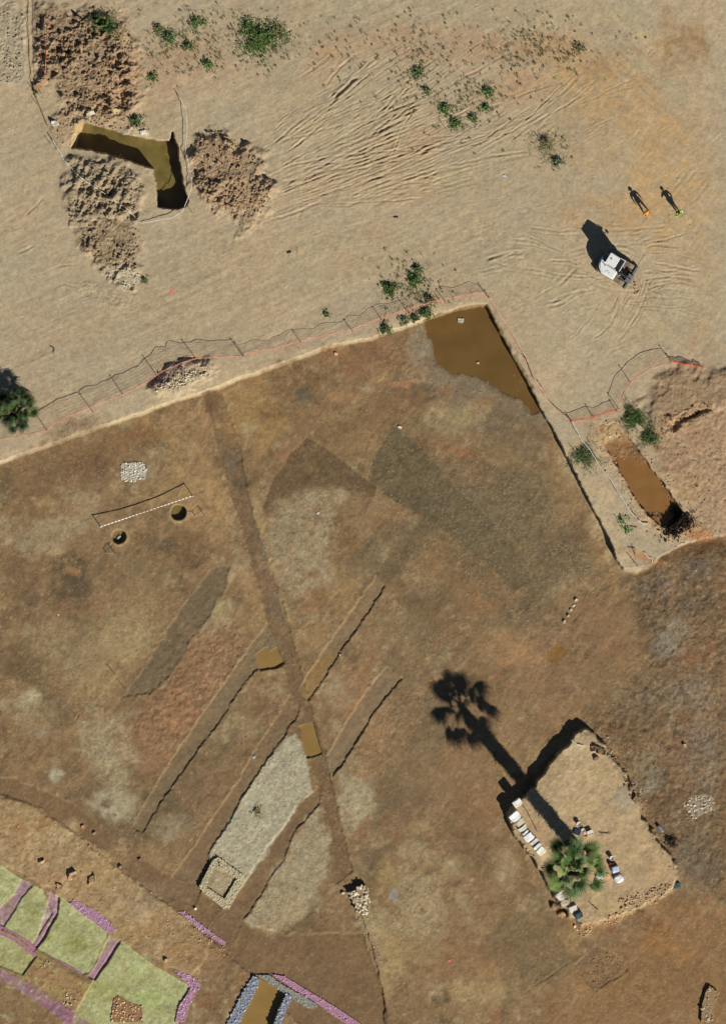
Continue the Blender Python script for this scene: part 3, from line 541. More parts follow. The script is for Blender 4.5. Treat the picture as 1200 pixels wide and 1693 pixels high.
# speckles of pale and dark grains as colour of the soil
n = rng.random(U.shape); n4 = fbm(U, V, 7, 2, 10)
clus = np.clip(.5+1.2*fbm(U, V, 28, 4, 5), 0, 1.6)
spk = (n > 1-.05*GR*clus); CO = CO*(1-.42*spk[..., None])+(lin((200,182,148))*.42)*spk[..., None]
spk = (n < .035*GR*clus); CO *= (1-.3*spk)[..., None]
CO *= (1+.04*n4+.05*(rng.random(U.shape)-.5))[..., None]
# stepped cut faces near the bottom centre
w = window(560, 1440, 800, 1760); x, y = U[w], V[w]
ex_ = np.interp(y, [1460,1490,1540,1590,1650,1760], [580,588,607,622,634,642])+2.0*fbm(x, y, 9, 3, 4)
H[w] += .15*sst(-.8, .8, x-ex_)*np.exp(-np.clip(x-ex_, 0, 999)/45)*sst(1462, 1490, y)

from math import hypot
def hz(u, v):
    i = min(max(np.searchsorted(us, u)-1, 0), NU-2); j = min(max(np.searchsorted(vs, v)-1, 0), NV-2)
    fx = (u-us[i])/(us[i+1]-us[i]); fy = (v-vs[j])/(vs[j+1]-vs[j])
    return float((H[j, i]*(1-fx)+H[j, i+1]*fx)*(1-fy)+(H[j+1, i]*(1-fx)+H[j+1, i+1]*fx)*fy)
def hzv(u, v):
    i = np.clip(np.searchsorted(us, u)-1, 0, NU-2); j = np.clip(np.searchsorted(vs, v)-1, 0, NV-2)
    return H[j, i]
def P3(u, v, dz=0.0): x, y = PX(u, v); return Vector((x, y, hz(u, v)+dz))

# ------------------------------------------------------------------ mesh helpers
def mesh_np(name, verts, faces, mat=None, smooth=False, cols=None, parent=None):
    """verts (n,3); faces list of equal-length arrays (tri or quad)"""
    me = bpy.data.meshes.new(name)
    verts = np.asarray(verts, np.float32); faces = np.asarray(faces, np.int32)
    k = faces.shape[1]
    me.vertices.add(len(verts)); me.vertices.foreach_set('co', verts.ravel())
    me.loops.add(faces.size); me.loops.foreach_set('vertex_index', faces.ravel())
    me.polygons.add(len(faces)); me.polygons.foreach_set('loop_start', np.arange(0, faces.size, k, dtype=np.int32))
    me.polygons.foreach_set('loop_total', np.full(len(faces), k, np.int32))
    me.polygons.foreach_set('use_smooth', np.full(len(faces), smooth, bool))
    if cols is not None:
        at = me.color_attributes.new('Col', 'FLOAT_COLOR', 'POINT'); at.data.foreach_set('color', np.asarray(cols, np.float32).ravel())
    me.update(calc_edges=True)
    o = bpy.data.objects.new(name, me); COL.objects.link(o)
    if mat: me.materials.append(mat)
    if parent: o.parent = parent
    return o
def tag(o, label=None, cat=None, group=None, kind=None):
    if label: o['label'] = label
    if cat: o['category'] = cat
    if group: o['group'] = group
    if kind: o['kind'] = kind
    return o
def thing(name, loc, label, cat, group=None, rz=0.0):
    o = bpy.data.objects.new(name, None); COL.objects.link(o); o.location = loc; o.rotation_euler = (0, 0, rz)
    o.empty_display_size = .3
    return tag(o, label, cat, group)
def bobj(name, bm, mat, parent=None, smooth=False):
    me = bpy.data.meshes.new(name); bm.to_mesh(me); bm.free()
    for p in me.polygons: p.use_smooth = smooth
    me.materials.append(mat)
    o = bpy.data.objects.new(name, me); COL.objects.link(o)
    if parent: o.parent = parent
    return o
# ------------------------------------------------------------------ materials
def mat_basic(name, col, rough=.8, noise=.15, scale=8, metal=0, bump=0.0, spec=.3, var=True):
    m = bpy.data.materials.new(name); m.use_nodes = True; t = m.node_tree; b = t.nodes['Principled BSDF']
    b.inputs['Roughness'].default_value = rough; b.inputs['Metallic'].default_value = metal; b.inputs['Specular IOR Level'].default_value = spec
    g = t.nodes.new('ShaderNodeNewGeometry'); n = t.nodes.new('ShaderNodeTexNoise'); n.inputs['Scale'].default_value = scale; n.inputs['Detail'].default_value = 5
    t.links.new(g.outputs['Position'], n.inputs['Vector'])
    mx = t.nodes.new('ShaderNodeMix'); mx.data_type = 'RGBA'
    mx.inputs['A'].default_value = tuple(c*(1-noise) for c in col[:3])+(1,); mx.inputs['B'].default_value = tuple(min(c*(1+noise), .9) for c in col[:3])+(1,)
    r = t.nodes.new('ShaderNodeMapRange'); r.inputs['From Min'].default_value = .3; r.inputs['From Max'].default_value = .7
    t.links.new(n.outputs['Fac'], r.inputs['Value']); t.links.new(r.outputs[0], mx.inputs['Factor']); t.links.new(mx.outputs['Result'], b.inputs['Base Color'])
    if bump:
        bp = t.nodes.new('ShaderNodeBump'); bp.inputs['Strength'].default_value = bump; bp.inputs['Distance'].default_value = .02
        t.links.new(n.outputs['Fac'], bp.inputs['Height']); t.links.new(bp.outputs[0], b.inputs['Normal'])
    return m
def mat_attr(name, rough=.9, noise=.12, scale=25, bump=.5, translucent=False):
    m = bpy.data.materials.new(name); m.use_nodes = True; t = m.node_tree; b = t.nodes['Principled BSDF']
    b.inputs['Roughness'].default_value = rough; b.inputs['Specular IOR Level'].default_value = .2
    a = t.nodes.new('ShaderNodeVertexColor'); a.layer_name = 'Col'
    g = t.nodes.new('ShaderNodeNewGeometry'); n = t.nodes.new('ShaderNodeTexNoise'); n.inputs['Scale'].default_value = scale; n.inputs['Detail'].default_value = 4
    t.links.new(g.outputs['Position'], n.inputs['Vector'])
    r = t.nodes.new('ShaderNodeMapRange'); r.inputs['From Min'].default_value = .25; r.inputs['From Max'].default_value = .75; r.inputs['To Min'].default_value = 1-noise; r.inputs['To Max'].default_value = 1+noise
    t.links.new(n.outputs['Fac'], r.inputs['Value'])
    mu = t.nodes.new('ShaderNodeVectorMath'); mu.operation = 'SCALE'; t.links.new(a.outputs['Color'], mu.inputs[0]); t.links.new(r.outputs[0], mu.inputs['Scale'])
    t.links.new(mu.outputs[0], b.inputs['Base Color'])
    if bump:
        bp = t.nodes.new('ShaderNodeBump'); bp.inputs['Strength'].default_value = bump; bp.inputs['Distance'].default_value = .02
        t.links.new(n.outputs['Fac'], bp.inputs['Height']); t.links.new(bp.outputs[0], b.inputs['Normal'])
    return m
def mat_ground():
    m = bpy.data.materials.new('bare_soil'); m.use_nodes = True; t = m.node_tree; b = t.nodes['Principled BSDF']; L = t.links.new
    b.inputs['Roughness'].default_value = .95; b.inputs['Specular IOR Level'].default_value = .15
    a = t.nodes.new('ShaderNodeVertexColor'); a.layer_name = 'Col'
    g = t.nodes.new('ShaderNodeNewGeometry')
    def noise(sc, det=6, rough=.6):
        n = t.nodes.new('ShaderNodeTexNoise'); n.inputs['Scale'].default_value = sc; n.inputs['Detail'].default_value = det; n.inputs['Roughness'].default_value = rough
        L(g.outputs['Position'], n.inputs['Vector']); return n
    def rng_(src, a0, a1, b0, b1):
        r = t.nodes.new('ShaderNodeMapRange'); r.inputs['From Min'].default_value = a0; r.inputs['From Max'].default_value = a1; r.inputs['To Min'].default_value = b0; r.inputs['To Max'].default_value = b1
        L(src, r.inputs['Value']); return r.outputs[0]
    def math_(op, x, y):
        n = t.nodes.new('ShaderNodeMath'); n.operation = op
        for i, q in enumerate((x, y)):
            if isinstance(q, (int, float)): n.inputs[i].default_value = q
            else: L(q, n.inputs[i])
        return n.outputs[0]
    n1 = noise(1.3); n2 = noise(7); n3 = noise(30, 4)
    f = math_('MULTIPLY', rng_(n1.outputs[0], .3, .7, .95, 1.05), rng_(n2.outputs[0], .3, .7, .91, 1.09))
    f = math_('MULTIPLY', f, rng_(n3.outputs[0], .25, .75, .90, 1.10))
    v = t.nodes.new('ShaderNodeTexVoronoi'); v.inputs['Scale'].default_value = 13; L(g.outputs['Position'], v.inputs['Vector'])
    sep = t.nodes.new('ShaderNodeSeparateColor'); L(v.outputs['Color'], sep.inputs[0])
    grain = math_('MULTIPLY', rng_(v.outputs['Distance'], .2, .42, 1, 0), rng_(sep.outputs[0], .55, .62, 0, 1))   # only some cells hold a pebble
    grain = math_('MULTIPLY', grain, a.outputs['Alpha'])
    tone = rng_(sep.outputs[1], 0, 1, -.28, .42)
    f = math_('MULTIPLY', f, math_('ADD', 1.0, math_('MULTIPLY', grain, tone)))
    mu = t.nodes.new('ShaderNodeVectorMath'); mu.operation = 'SCALE'; L(a.outputs['Color'], mu.inputs[0]); L(f, mu.inputs['Scale']); L(mu.outputs[0], b.inputs['Base Color'])
    hgt = math_('ADD', math_('MULTIPLY', n2.outputs[0], .6), math_('ADD', math_('MULTIPLY', n3.outputs[0], .35), math_('MULTIPLY', grain, .6)))
    bp = t.nodes.new('ShaderNodeBump'); bp.inputs['Strength'].default_value = .75; bp.inputs['Distance'].default_value = .035
    L(hgt, bp.inputs['Height']); L(bp.outputs[0], b.inputs['Normal'])
    return m
M_ground = mat_ground()
M_rock = mat_attr('loose_stone', .85, .15, 18, .5)
M_water = mat_basic('muddy_water', alb(112,86,46), .10, .14, .45, spec=.5)
M_water2 = mat_basic('green_muddy_water', alb(114,101,56), .10, .28, 1.1, spec=.5)
M_water3 = mat_basic('ochre_muddy_water', alb(146,118,68), .15, .08, 1, spec=.4)
M_water4 = mat_basic('silty_water', alb(140,102,58), .15, .10, 1, spec=.4)

# ground sheet
X = (U-600)/S; Y = (846.5-V)/S
co = np.stack([X, Y, H], -1).reshape(-1, 3)
idx = np.arange(NV*NU, dtype=np.int32).reshape(NV, NU)
qd = np.stack([idx[1:, :-1], idx[1:, 1:], idx[:-1, 1:], idx[:-1, :-1]], -1).reshape(-1, 4)
cc = np.concatenate([np.clip(CO/K, .01, .8), np.clip(GR, 0, 1)[..., None]], -1).reshape(-1, 4)
g = mesh_np('ground', co, qd, M_ground, True, cc); tag(g, kind='structure')

# ------------------------------------------------------------------ water sheets
def water(pts, z, mat, label=None):
    bm = bmesh.new(); vv = [bm.verts.new((*PX(*p), z)) for p in pts]; bm.faces.new(vv); bmesh.ops.recalc_face_normals(bm, faces=bm.faces[:])
    if bm.faces[:][0].normal.z < 0: bmesh.ops.reverse_faces(bm, faces=bm.faces[:])
    o = bobj('water', bm, mat); tag(o, kind='structure'); return o
zp = float(np.median([hz(u, v) for u, v in [(690,560),(715,620),(780,640),(700,590),(840,670)]]))
water([(690,525),(760,505),(803,498),(830,545),(856,594),(885,640),(905,690),(870,690),(840,665),(800,645),(760,628),(715,612),(700,580)], zp-.045, M_water)
water([(120,200),(300,215),(320,350),(245,350),(245,285),(118,250)], -1.42, M_water2)
water([(418,1065),(472,1065),(474,1112),(418,1112)], hz(410,1120)-.07, M_water3)
water([(494,1192),(520,1190),(535,1248),(504,1258)], hz(500,1180)-.13, M_water3)
water([(1015,745),(1065,745),(1120,860),(1090,880),(1030,800)], -.47, M_water4)
water([(280,832),(311,832),(311,862),(280,862)], hz(270,860)-.42, M_water2)
water([(428,1617),(472,1638),(440,1720),(360,1720)], hz(430,1650)+.10, M_water3)

# ------------------------------------------------------------------ loose stones and clods
def ico(sub, seed, jag=.28, flat=.75):
    bm = bmesh.new(); bmesh.ops.create_icosphere(bm, subdivisions=sub, radius=1); r = random.Random(seed)
    dirs = [Vector((r.gauss(0,1), r.gauss(0,1), r.gauss(0,1))).normalized() for _ in range(7)]
    for v in bm.verts:
        k = 1+r.uniform(-jag, jag)*.5
        for d_ in dirs:
            q = v.co.normalized().dot(d_)
            if q > .62: k *= 1-(q-.62)*1.0
        v.co = v.co.normalized()*k; v.co.z *= flat
    vs_ = np.array([v.co[:] for v in bm.verts]); fs = np.array([[v.index for v in f.verts] for f in bm.faces]); bm.free(); return vs_, fs
POOL = {s: [ico(s, 100*s+i) for i in range(10)] for s in (1, 2)}
POOL0 = POOL[1]
def scatter(name, u, v, size, cols, sub=1, sink=.25, mat=None, parent=None, lift=0, zf=None, smooth=False):
    """many small stones as one mesh: u,v arrays in photo pixels, size in metres"""
    nn = len(u); V_, F_, C_ = [], [], []; off = 0
    z = hzv(u, v) if zf is None else zf
    for i in range(nn):
        vs_, fs = POOL[sub][random.randrange(10)]
        a = random.uniform(0, 6.28); c, s_ = math.cos(a), math.sin(a); e = size[i]*.5
        sx, sy, sz = e*random.uniform(.8, 1.3), e*random.uniform(.7, 1.1), e*random.uniform(.6, 1.1)
        x_ = vs_[:, 0]*sx; y_ = vs_[:, 1]*sy
        tl = random.uniform(-.5, .5)
        zz = vs_[:, 2]*sz+tl*x_
        q = np.stack([x_*c-y_*s_+(u[i]-600)/S, x_*s_+y_*c+(846.5-v[i])/S, zz+z[i]+e*(1-2*sink)+lift], -1)
        V_.append(q); F_.append(fs+off); off += len(vs_); C_.append(np.tile(np.r_[cols[i], 1], (len(vs_), 1)))
    return mesh_np(name, np.concatenate(V_), np.concatenate(F_), mat or M_rock, smooth, np.concatenate(C_), parent)
def inpoly(pts, n_, seed=None, edge=0):
    xs = [p[0] for p in pts]; ys = [p[1] for p in pts]; out = []
    u = rng.uniform(min(xs), max(xs), n_*4); v = rng.uniform(min(ys), max(ys), n_*4)
    k = polysd(pts, u, v) > edge
    return u[k][:n_], v[k][:n_]
def cjit(col, n_, j=.18, hue=.06):
    c = np.array(lin(col))/K; b_ = rng.uniform(1-j, 1+j, (n_, 1)); h = rng.uniform(1-hue, 1+hue, (n_, 3)); return np.clip(c*b_*h, .01, .8)
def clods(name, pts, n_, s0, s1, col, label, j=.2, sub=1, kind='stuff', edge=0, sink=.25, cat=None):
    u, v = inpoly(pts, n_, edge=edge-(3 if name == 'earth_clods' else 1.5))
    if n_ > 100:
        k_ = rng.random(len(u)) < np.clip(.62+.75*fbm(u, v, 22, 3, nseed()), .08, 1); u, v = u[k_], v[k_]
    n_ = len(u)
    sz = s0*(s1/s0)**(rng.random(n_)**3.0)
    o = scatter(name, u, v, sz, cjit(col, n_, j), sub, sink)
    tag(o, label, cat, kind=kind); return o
clods('earth_clods', [(66,26),(120,32),(160,34),(215,60),(222,120),(218,170),(190,192),(150,195),(120,180),(98,160),(72,130),(62,80)], 2000, .05, .50, (162,138,110), 'brown earth clods heaped in the top left corner')
clods('earth_clods', [(118,262),(150,268),(200,262),(228,290),(236,330),(225,362),(160,368),(122,362),(112,320)], 800, .05, .36, (170,154,128), 'grey brown clods on the spoil below the flooded trench')
clods('earth_clods', [(128,372),(165,375),(222,370),(232,400),(225,440),(195,448),(165,445),(140,410)], 600, .05, .36, (164,142,112), 'brown clods on the small lower spoil heap')
clods('earth_clods', [(328,226),(360,216),(392,236),(436,276),(450,312),(432,352),(404,376),(378,352),(348,336),(322,302),(314,258)], 2000, .05, .42, (168,142,112), 'reddish brown clods on the round spoil heap right of the flooded trench')
clods('earth_clods', [(26,22),(40,25),(40,132),(26,136),(-20,138),(-20,20)], 500, .06, .26, (178,168,146), 'grey clods beside the wheel track in the top left corner')
clods('rubble', [(175,442),(215,438),(232,455),(224,478),(195,477),(180,462)], 260, .06, .30, (206,196,168), 'pale rubble at the foot of the lower spoil heap')
clods('earth_clods', [(88,195),(120,180),(170,195),(240,200),(248,225),(200,215),(135,200),(120,240),(100,245),(85,220)], 420, .05, .3, (184,158,124), 'tan clods around the upper rim of the flooded trench')
clods('earth_clods', [(985,695),(1025,685),(1085,765),(1150,850),(1172,880),(1100,905),(1050,860),(1020,810),(990,760),(970,720)], 700, .05, .22, (190,158,122), 'tan clods along the sides of the small eastern trench')
clods('earth_clods', [(1120,705),(1172,690),(1230,690),(1230,890),(1172,890),(1110,905),(1120,860),(1140,850),(1100,760)], 700, .05, .2, (180,146,112), 'tan clods over the eastern earth bank')
clods('earth_clods', [(1098,690),(1128,672),(1172,662),(1180,680),(1130,698),(1108,722),(1092,712)], 260, .08, .3, (150,120,90), 'clods coloured darker for the shadow along the broken edge of the eastern bank')  # darker clod colour carries the shade of the bank edge
RUB = [(247,640),(262,622),(285,612),(310,602),(345,600),(352,612),(335,625),(312,636),(290,645),(262,648)]
clods('rubble', [(247,640),(262,618),(285,608),(310,598),(330,596),(320,610),(290,625),(262,645)], 420, .10, .30, (150,128,118), 'darker brown stones on the back of the rubble pile', .25)  # darker stone colour on this part of the pile
clods('rubble', [(258,645),(290,622),(325,600),(350,600),(345,620),(312,636),(280,648)], 520, .08, .26, (222,210,176), 'pale limestone rubble piled by the orange fence', .15, sink=.1)
clods('gravel', [(488,1214),(500,1235),(508,1262),(510,1282),(517,1308),(497,1326),(480,1352),(455,1390),(432,1425),(405,1462),(352,1430),(345,1412),(360,1388),(400,1320),(443,1255),(470,1222)], 2600, .03, .11, (206,198,172), 'pale gravel spread between the two cut strips', .2, edge=1)
clods('gravel', [(525,1338),(540,1382),(549,1430),(540,1455),(505,1500),(478,1530),(450,1545),(425,1540),(407,1520),(431,1485),(453,1445),(471,1423),(481,1390),(495,1370)], 1900, .03, .10, (190,176,146), 'beige gravel spread right of the third cut strip', .22, edge=1)
clods('gravel', [(700,780),(770,760),(900,790),(960,900),(990,950),(930,960),(880,985),(850,950),(790,900),(720,850)], 1500, .03, .10, (156,140,112), 'fine brown gravel over the middle of the excavated floor', .3)
clods('gravel', [(1035,955),(1170,905),(1240,890),(1240,1480),(1140,1450),(1080,1370),(1020,1240),(975,1195),(1085,1090),(1060,1020)], 4200, .035, .16, (146,130,108), 'grey stones strewn over the rough eastern ground', .35)
clods('gravel', [(30,640),(800,520),(1000,960),(1000,1180),(860,1300),(850,1640),(640,1660),(560,1300),(480,1200),(300,1450),(30,1280)], 6500, .025, .12, (164,142,110), 'scattered pebbles over the excavated floor', .35)
clods('gravel', [(24,1330),(120,1378),(215,1448),(290,1508),(370,1560),(390,1620),(330,1632),(205,1556),(120,1488),(24,1440)], 1500, .03, .16, (196,172,136), 'pebbles over the low south western terrace', .25)
clods('gravel', [(400,30),(1170,30),(1170,560),(820,480),(480,560),(30,690),(30,480),(400,380)], 2600, .025, .10, (170,146,116), 'pebbles scattered over the upper sandy terrace', .35)
clods('gravel', [(900,1540),(1170,1480),(1170,1665),(650,1665),(700,1560)], 900, .03, .10, (184,156,118), 'pebbles over the southern dig floor', .3)
clods('earth_clods', [(950,1595),(985,1562),(1005,1570),(1035,1595),(1000,1628),(985,1640)], 260, .05, .2, (160,130,96), 'crumbled earth in the small square cut', .25)
# stone rows around the raised block
clods('rubble', [(1010,1500),(1025,1488),(1060,1478),(1105,1460),(1112,1470),(1085,1492),(1050,1508),(1030,1512)], 260, .10, .30, (198,160,122), 'reddish rubble along the south east foot of the raised block', .2, sink=.15)
clods('rubble', [(995,1522),(1020,1510),(1028,1514),(1022,1524),(1000,1530)], 70, .10, .26, (204,166,128), 'short run of reddish stones at the south foot of the raised block', .2, sink=.15)
clods('rubble', [(948,1532),(975,1526),(982,1530),(965,1550),(958,1546)], 90, .10, .26, (206,170,130), 'triangular clump of reddish stones at the south corner of the raised block', .2, sink=.15)
clods('rubble', [(832,1340),(840,1345),(880,1405),(900,1445),(893,1448),(870,1410),(840,1365)], 130, .08, .28, (190,168,138), 'small stones packed along the west foot of the white blocks', .2, sink=.2)
clods('rubble', [(1030,1285),(1048,1290),(1060,1320),(1052,1330),(1035,1305)], 80, .08, .3, (150,124,96), 'brown lumps on the north east edge of the raised block', .2)
# eight-ish kinds of built remains ------------------------------------------------
def stonework(name, pts, n_, s0, s1, col, label, cat, j=.32, lift=0.0, core=None, hgt=.12):
    """an earth-bonded footing: a low core and the stones bedded in it"""
    cu = sum(p[0] for p in pts)/len(pts); cv = sum(p[1] for p in pts)/len(pts)
    base = thing(name, P3(cu, cv), label, cat)
    bm = bmesh.new(); N_ = len(pts); zt = [hz(*p) for p in pts]; zmax = sorted(zt)[len(zt)//2]+hgt
    top = [bm.verts.new((PX(*p)[0]-base.location.x, PX(*p)[1]-base.location.y, zmax-base.location.z)) for p in pts]
    bot = [bm.verts.new((PX(*p)[0]-base.location.x, PX(*p)[1]-base.location.y, min(zt)-.25-base.location.z)) for p in pts]
    bm.faces.new(top)
    for i in range(N_): bm.faces.new((top[i], bot[i], bot[(i+1) % N_], top[(i+1) % N_]))
    bmesh.ops.recalc_face_normals(bm, faces=bm.faces[:])
    bobj('mortar_bed', bm, mat_basic(name+'_bed', alb(*(core or [c*.8 for c in col])), .95, .25, 6, bump=.6), base)
    u, v = inpoly(pts, n_, edge=-.8); n2_ = len(u); sz = s0*(s1/s0)**(rng.random(n2_)**1.6)
    o = scatter('stones', u, v, sz, cjit(col, n2_, j), 1, .35, zf=zmax+lift+rng.uniform(-.05, .03, n2_))
    o.data.transform(Matrix.Translation(-base.location)); o.parent = base
    return base
stonework('stone_patch', [(201,768),(210,765),(235,764),(243,775),(241,790),(220,796),(201,793)], 330, .06, .22, (222,214,192), 'rectangular patch of white stones on the upper left dig floor', 'stone patch', hgt=.04)
FR = [[(352,1422),(361,1417),(338,1470),(329,1468)],[(361,1417),(402,1447),(398,1456),(365,1434)],[(402,1447),(404,1460),(378,1503),(368,1492),(390,1455)],[(330,1468),(341,1466),(374,1488),(376,1503),(368,1501)]]
fb = thing('square_stone_foundation', P3(366,1460), 'rectangular pale stone foundation at the lower end of the gravel strip', 'foundation')
for P in FR:
    zt = max(hz(*p) for p in P)+.16
    bm = bmesh.new(); top = [bm.verts.new((*PX(*p), zt)) for p in P]; bot = [bm.verts.new((*PX(*p), zt-.6)) for p in P]; bm.faces.new(top)
    for i in range(4): bm.faces.new((top[i], bot[i], bot[(i+1) % 4], top[(i+1) % 4]))
    bmesh.ops.recalc_face_normals(bm, faces=bm.faces[:])
    o = bobj('wall', bm, mat_basic('foundation_bed', alb(188,176,140), .95, .2, 8, bump=.5), fb); o.data.transform(Matrix.Translation(-fb.location))
    u, v = inpoly(P, 260, edge=-.5); sz = rng.uniform(.05, .17, len(u))
    q = scatter('stones', u, v, sz, cjit((206,194,160), len(u), .2), 1, .4, zf=zt+rng.uniform(-.05, .03, len(u))); q.data.transform(Matrix.Translation(-fb.location)); q.parent = o
MV = (208,176,192)
stonework('stone_wall', [(116,1494),(126,1487),(146,1500),(162,1507),(180,1522),(191,1538),(186,1543),(176,1541),(150,1520),(130,1507)], 420, .05, .16, MV, 'wide mauve stone footing between two mossy rooms and the terrace', 'stone wall', core=(172,128,150), hgt=.05)
stonework('stone_wall', [(296,1508),(304,1507),(330,1526),(355,1545),(374,1557),(369,1562),(345,1548),(315,1526)], 230, .06, .18, MV, 'narrow mauve stone wall lying apart on brown clay', 'stone wall', core=(172,128,150), hgt=.05)
stonework('stone_wall', [(290,1604),(308,1607),(333,1628),(325,1640),(312,1666),(305,1690),(290,1690),(296,1664),(316,1634)], 260, .06, .2, MV, 'angled mauve stone wall at the right corner of the mossy room', 'stone wall', core=(172,128,150), hgt=.05)
stonework('stone_wall', [(450,1611),(470,1614),(500,1632),(530,1650),(566,1672),(600,1695),(590,1705),(550,1678),(520,1656),(490,1638)], 420, .06, .18, (216,168,186), 'long pink stone wall beside the flooded pit at the bottom', 'stone wall', core=(172,128,150), hgt=.10)
stonework('stone_wall', [(425,1612),(445,1612),(470,1630),(500,1646),(520,1658),(525,1666),(512,1668),(490,1655),(470,1642),(440,1622)], 360, .05, .16, (176,176,168), 'grey stone wall between the pink wall and the flooded pit', 'stone wall', core=(140,138,128), hgt=.14)
stonework('stone_wall', [(418,1614),(430,1620),(420,1645),(405,1672),(390,1700),(372,1700),(388,1668),(402,1640)], 260, .07, .26, (170,178,192), 'bluish grey stone wall on the left side of the flooded pit', 'stone wall', core=(130,134,140), hgt=.22)
stonework('stone_wall', [(474,1643),(484,1648),(474,1670),(462,1700),(450,1700),(462,1668)], 120, .07, .24, (176,182,200), 'short bluish grey wall on the right side of the flooded pit', 'stone wall', core=(130,134,140), hgt=.22)
stonework('stone_wall', [(26,1542),(50,1556),(62,1570),(110,1594),(150,1618),(147,1626),(100,1604),(56,1582),(24,1556),(-30,1530),(-30,1515)], 260, .04, .12, (200,140,160), 'thin mauve earth and stone wall along the two middle rooms', 'stone wall', core=(168,116,136), hgt=.04)
stonework('stone_corner', [(1128,1328),(1140,1316),(1166,1312),(1180,1318),(1176,1340),(1146,1354),(1138,1342)], 200, .06, .26, (206,196,172), 'pale rubble footing at the right edge on the dark ground', 'stone footing', core=(150,136,112), hgt=.03)
stonework('masonry_stub', [(576,1476),(588,1472),(592,1466),(604,1463),(608,1474),(613,1500),(606,1512),(592,1510),(584,1492)], 170, .10, .42, (214,200,172), 'jagged pale masonry stub at the head of the long dark ledge', 'masonry', core=(150,128,98), hgt=.45)
stonework('stone_wall', [(1166,1640),(1172,1630),(1186,1640),(1176,1690),(1158,1690),(1160,1662)], 60, .1, .3, (190,172,142), 'stone wall end at the bottom right corner', 'stone wall', core=(150,124,92), hgt=.3)
stonework('masonry_stub', [(188,1652),(196,1646),(215,1658),(236,1664),(236,1690),(184,1690)], 90, .12, .3, (214,188,140), 'warm yellow stones set in the mossy room at the bottom edge', 'masonry', core=(150,110,80), hgt=.05)
clods('rubble', [(68,1590),(80,1588),(84,1600),(70,1602)], 26, .08, .26, (214,186,150), 'few pale stones on the tan room floor in the bottom left', .2)
clods('rubble', [(98,1655),(112,1640),(130,1640),(132,1652),(112,1662)], 34, .1, .28, (214,190,156), 'pale stones in the corner of the tan room at the bottom', .2)
clods('rubble', [(300,1525),(370,1562),(385,1585),(370,1588),(340,1562),(300,1535)], 90, .05, .22, (188,160,122), 'loose stones along the narrow mauve wall', .2)
clods('rubble', [(30,1325),(60,1336),(110,1366),(165,1402),(215,1442),(292,1500),(285,1508),(205,1450),(150,1405),(80,1352),(28,1334)], 150, .06, .28, (184,150,114), 'stones along the edge of the south western terrace', .25)
clods('rubble', [(586,1510),(606,1505),(620,1545),(632,1590),(622,1592),(605,1550)], 420, .04, .12, (200,188,156), 'pale gravel tail below the masonry stub', .2)

clods('rubble', [(985,1205),(1000,1210),(1060,1300),(1075,1345),(1062,1350),(1040,1300),(1005,1250)], 330, .05, .26, (172,150,120), 'crumbled edge along the north east side of the raised block', .25)
clods('rubble', [(1060,1350),(1075,1345),(1130,1440),(1118,1450),(1085,1400)], 260, .05, .2, (176,144,110), 'crumbs along the eastern foot of the raised block', .25)
# single rocks ---------------------------------------------------------------
def block(name, u, v, L, W, Hh, ang, col, label, cat='stone', group=None, jag=.05, lift=-.06, seed=0, tilt=(0, 0), sub=3):
    bm = bmesh.new(); bmesh.ops.create_cube(bm, size=1)
    bmesh.ops.bevel(bm, geom=bm.edges[:], offset=.09, segments=2, affect='EDGES')
    bmesh.ops.subdivide_edges(bm, edges=bm.edges[:], cuts=sub-1, use_grid_fill=True)
    r = random.Random(seed); off = Vector((r.uniform(0, 50), r.uniform(0, 50), 3))
    from mathutils import noise as mn
    for q in bm.verts:
        q.co = Vector((q.co.x*L, q.co.y*W, q.co.z*Hh))
        q.co += mn.noise_vector(q.co*2.6+off)*jag*2+mn.noise_vector(q.co*9+off)*jag*.5
    o = bobj(name, bm, mat_basic(name+'_stone', alb(*col), .85, .12, 5, bump=.5), None)
    x, y = PX(u, v); o.location = (x, y, hz(u, v)+Hh/2+lift); o.rotation_euler = (tilt[0], tilt[1], math.radians(ang))
    return tag(o, label, cat, group)
GB = 'white limestone blocks lined up on the west edge of the raised block'
W_ = (238,234,222)
bl = [(855,1327,.62,.50,.75,35,W_,'tall white block at the northern end of the block row, nearest the shadow',0),
      (851,1350,.78,.62,.42,38,(244,244,240),'large bright white block, second from the northern end of the row',1),
      (860,1360,.70,.42,.30,36,(206,200,172),'beige grey block, third from the northern end of the row',2),
      (864,1370,.66,.36,.34,36,(224,222,206),'pale grey block, fourth from the northern end of the row',3),
      (868,1377,.56,.18,.40,36,(230,228,214),'thin pale slab standing between the fourth and sixth blocks of the row',4),
      (874,1384,.70,.58,.42,38,(244,246,242),'large bright white block in the middle of the southern half of the row',5),
      (883,1392,.60,.26,.30,40,(214,210,200),'low greyish slab just south of the large middle block',6),
      (888,1399,.64,.26,.42,42,(240,238,228),'narrow white block, second from the southern end of the row',7),
      (894,1407,.60,.52,.34,44,(240,234,216),'cream white block at the southern end of the row',8)]
for b in bl: block('limestone_block', b[0], b[1], b[2], b[3], b[4], b[5], b[6], b[7], 'stone block', GB, .03, -.05, b[8], (random.uniform(-.06,.06), random.uniform(-.06,.06)))
block('limestone_block', 947, 1503, .62, .50, .32, 20, (220,214,196), 'pale square block beside the dark teal bundle', 'stone block', None, .03, -.05, 21)
block('limestone_block', 926, 1482, .55, .60, .30, 40, (222,214,196), 'pale block lying under the southern palm leaves', 'stone block', None, .04, -.05, 22)
block('limestone_block', 934, 1492, .60, .40, .30, 10, (196,180,156), 'tan stone between the palm foot and the pale square block', 'stone block', None, .05, -.05, 23)
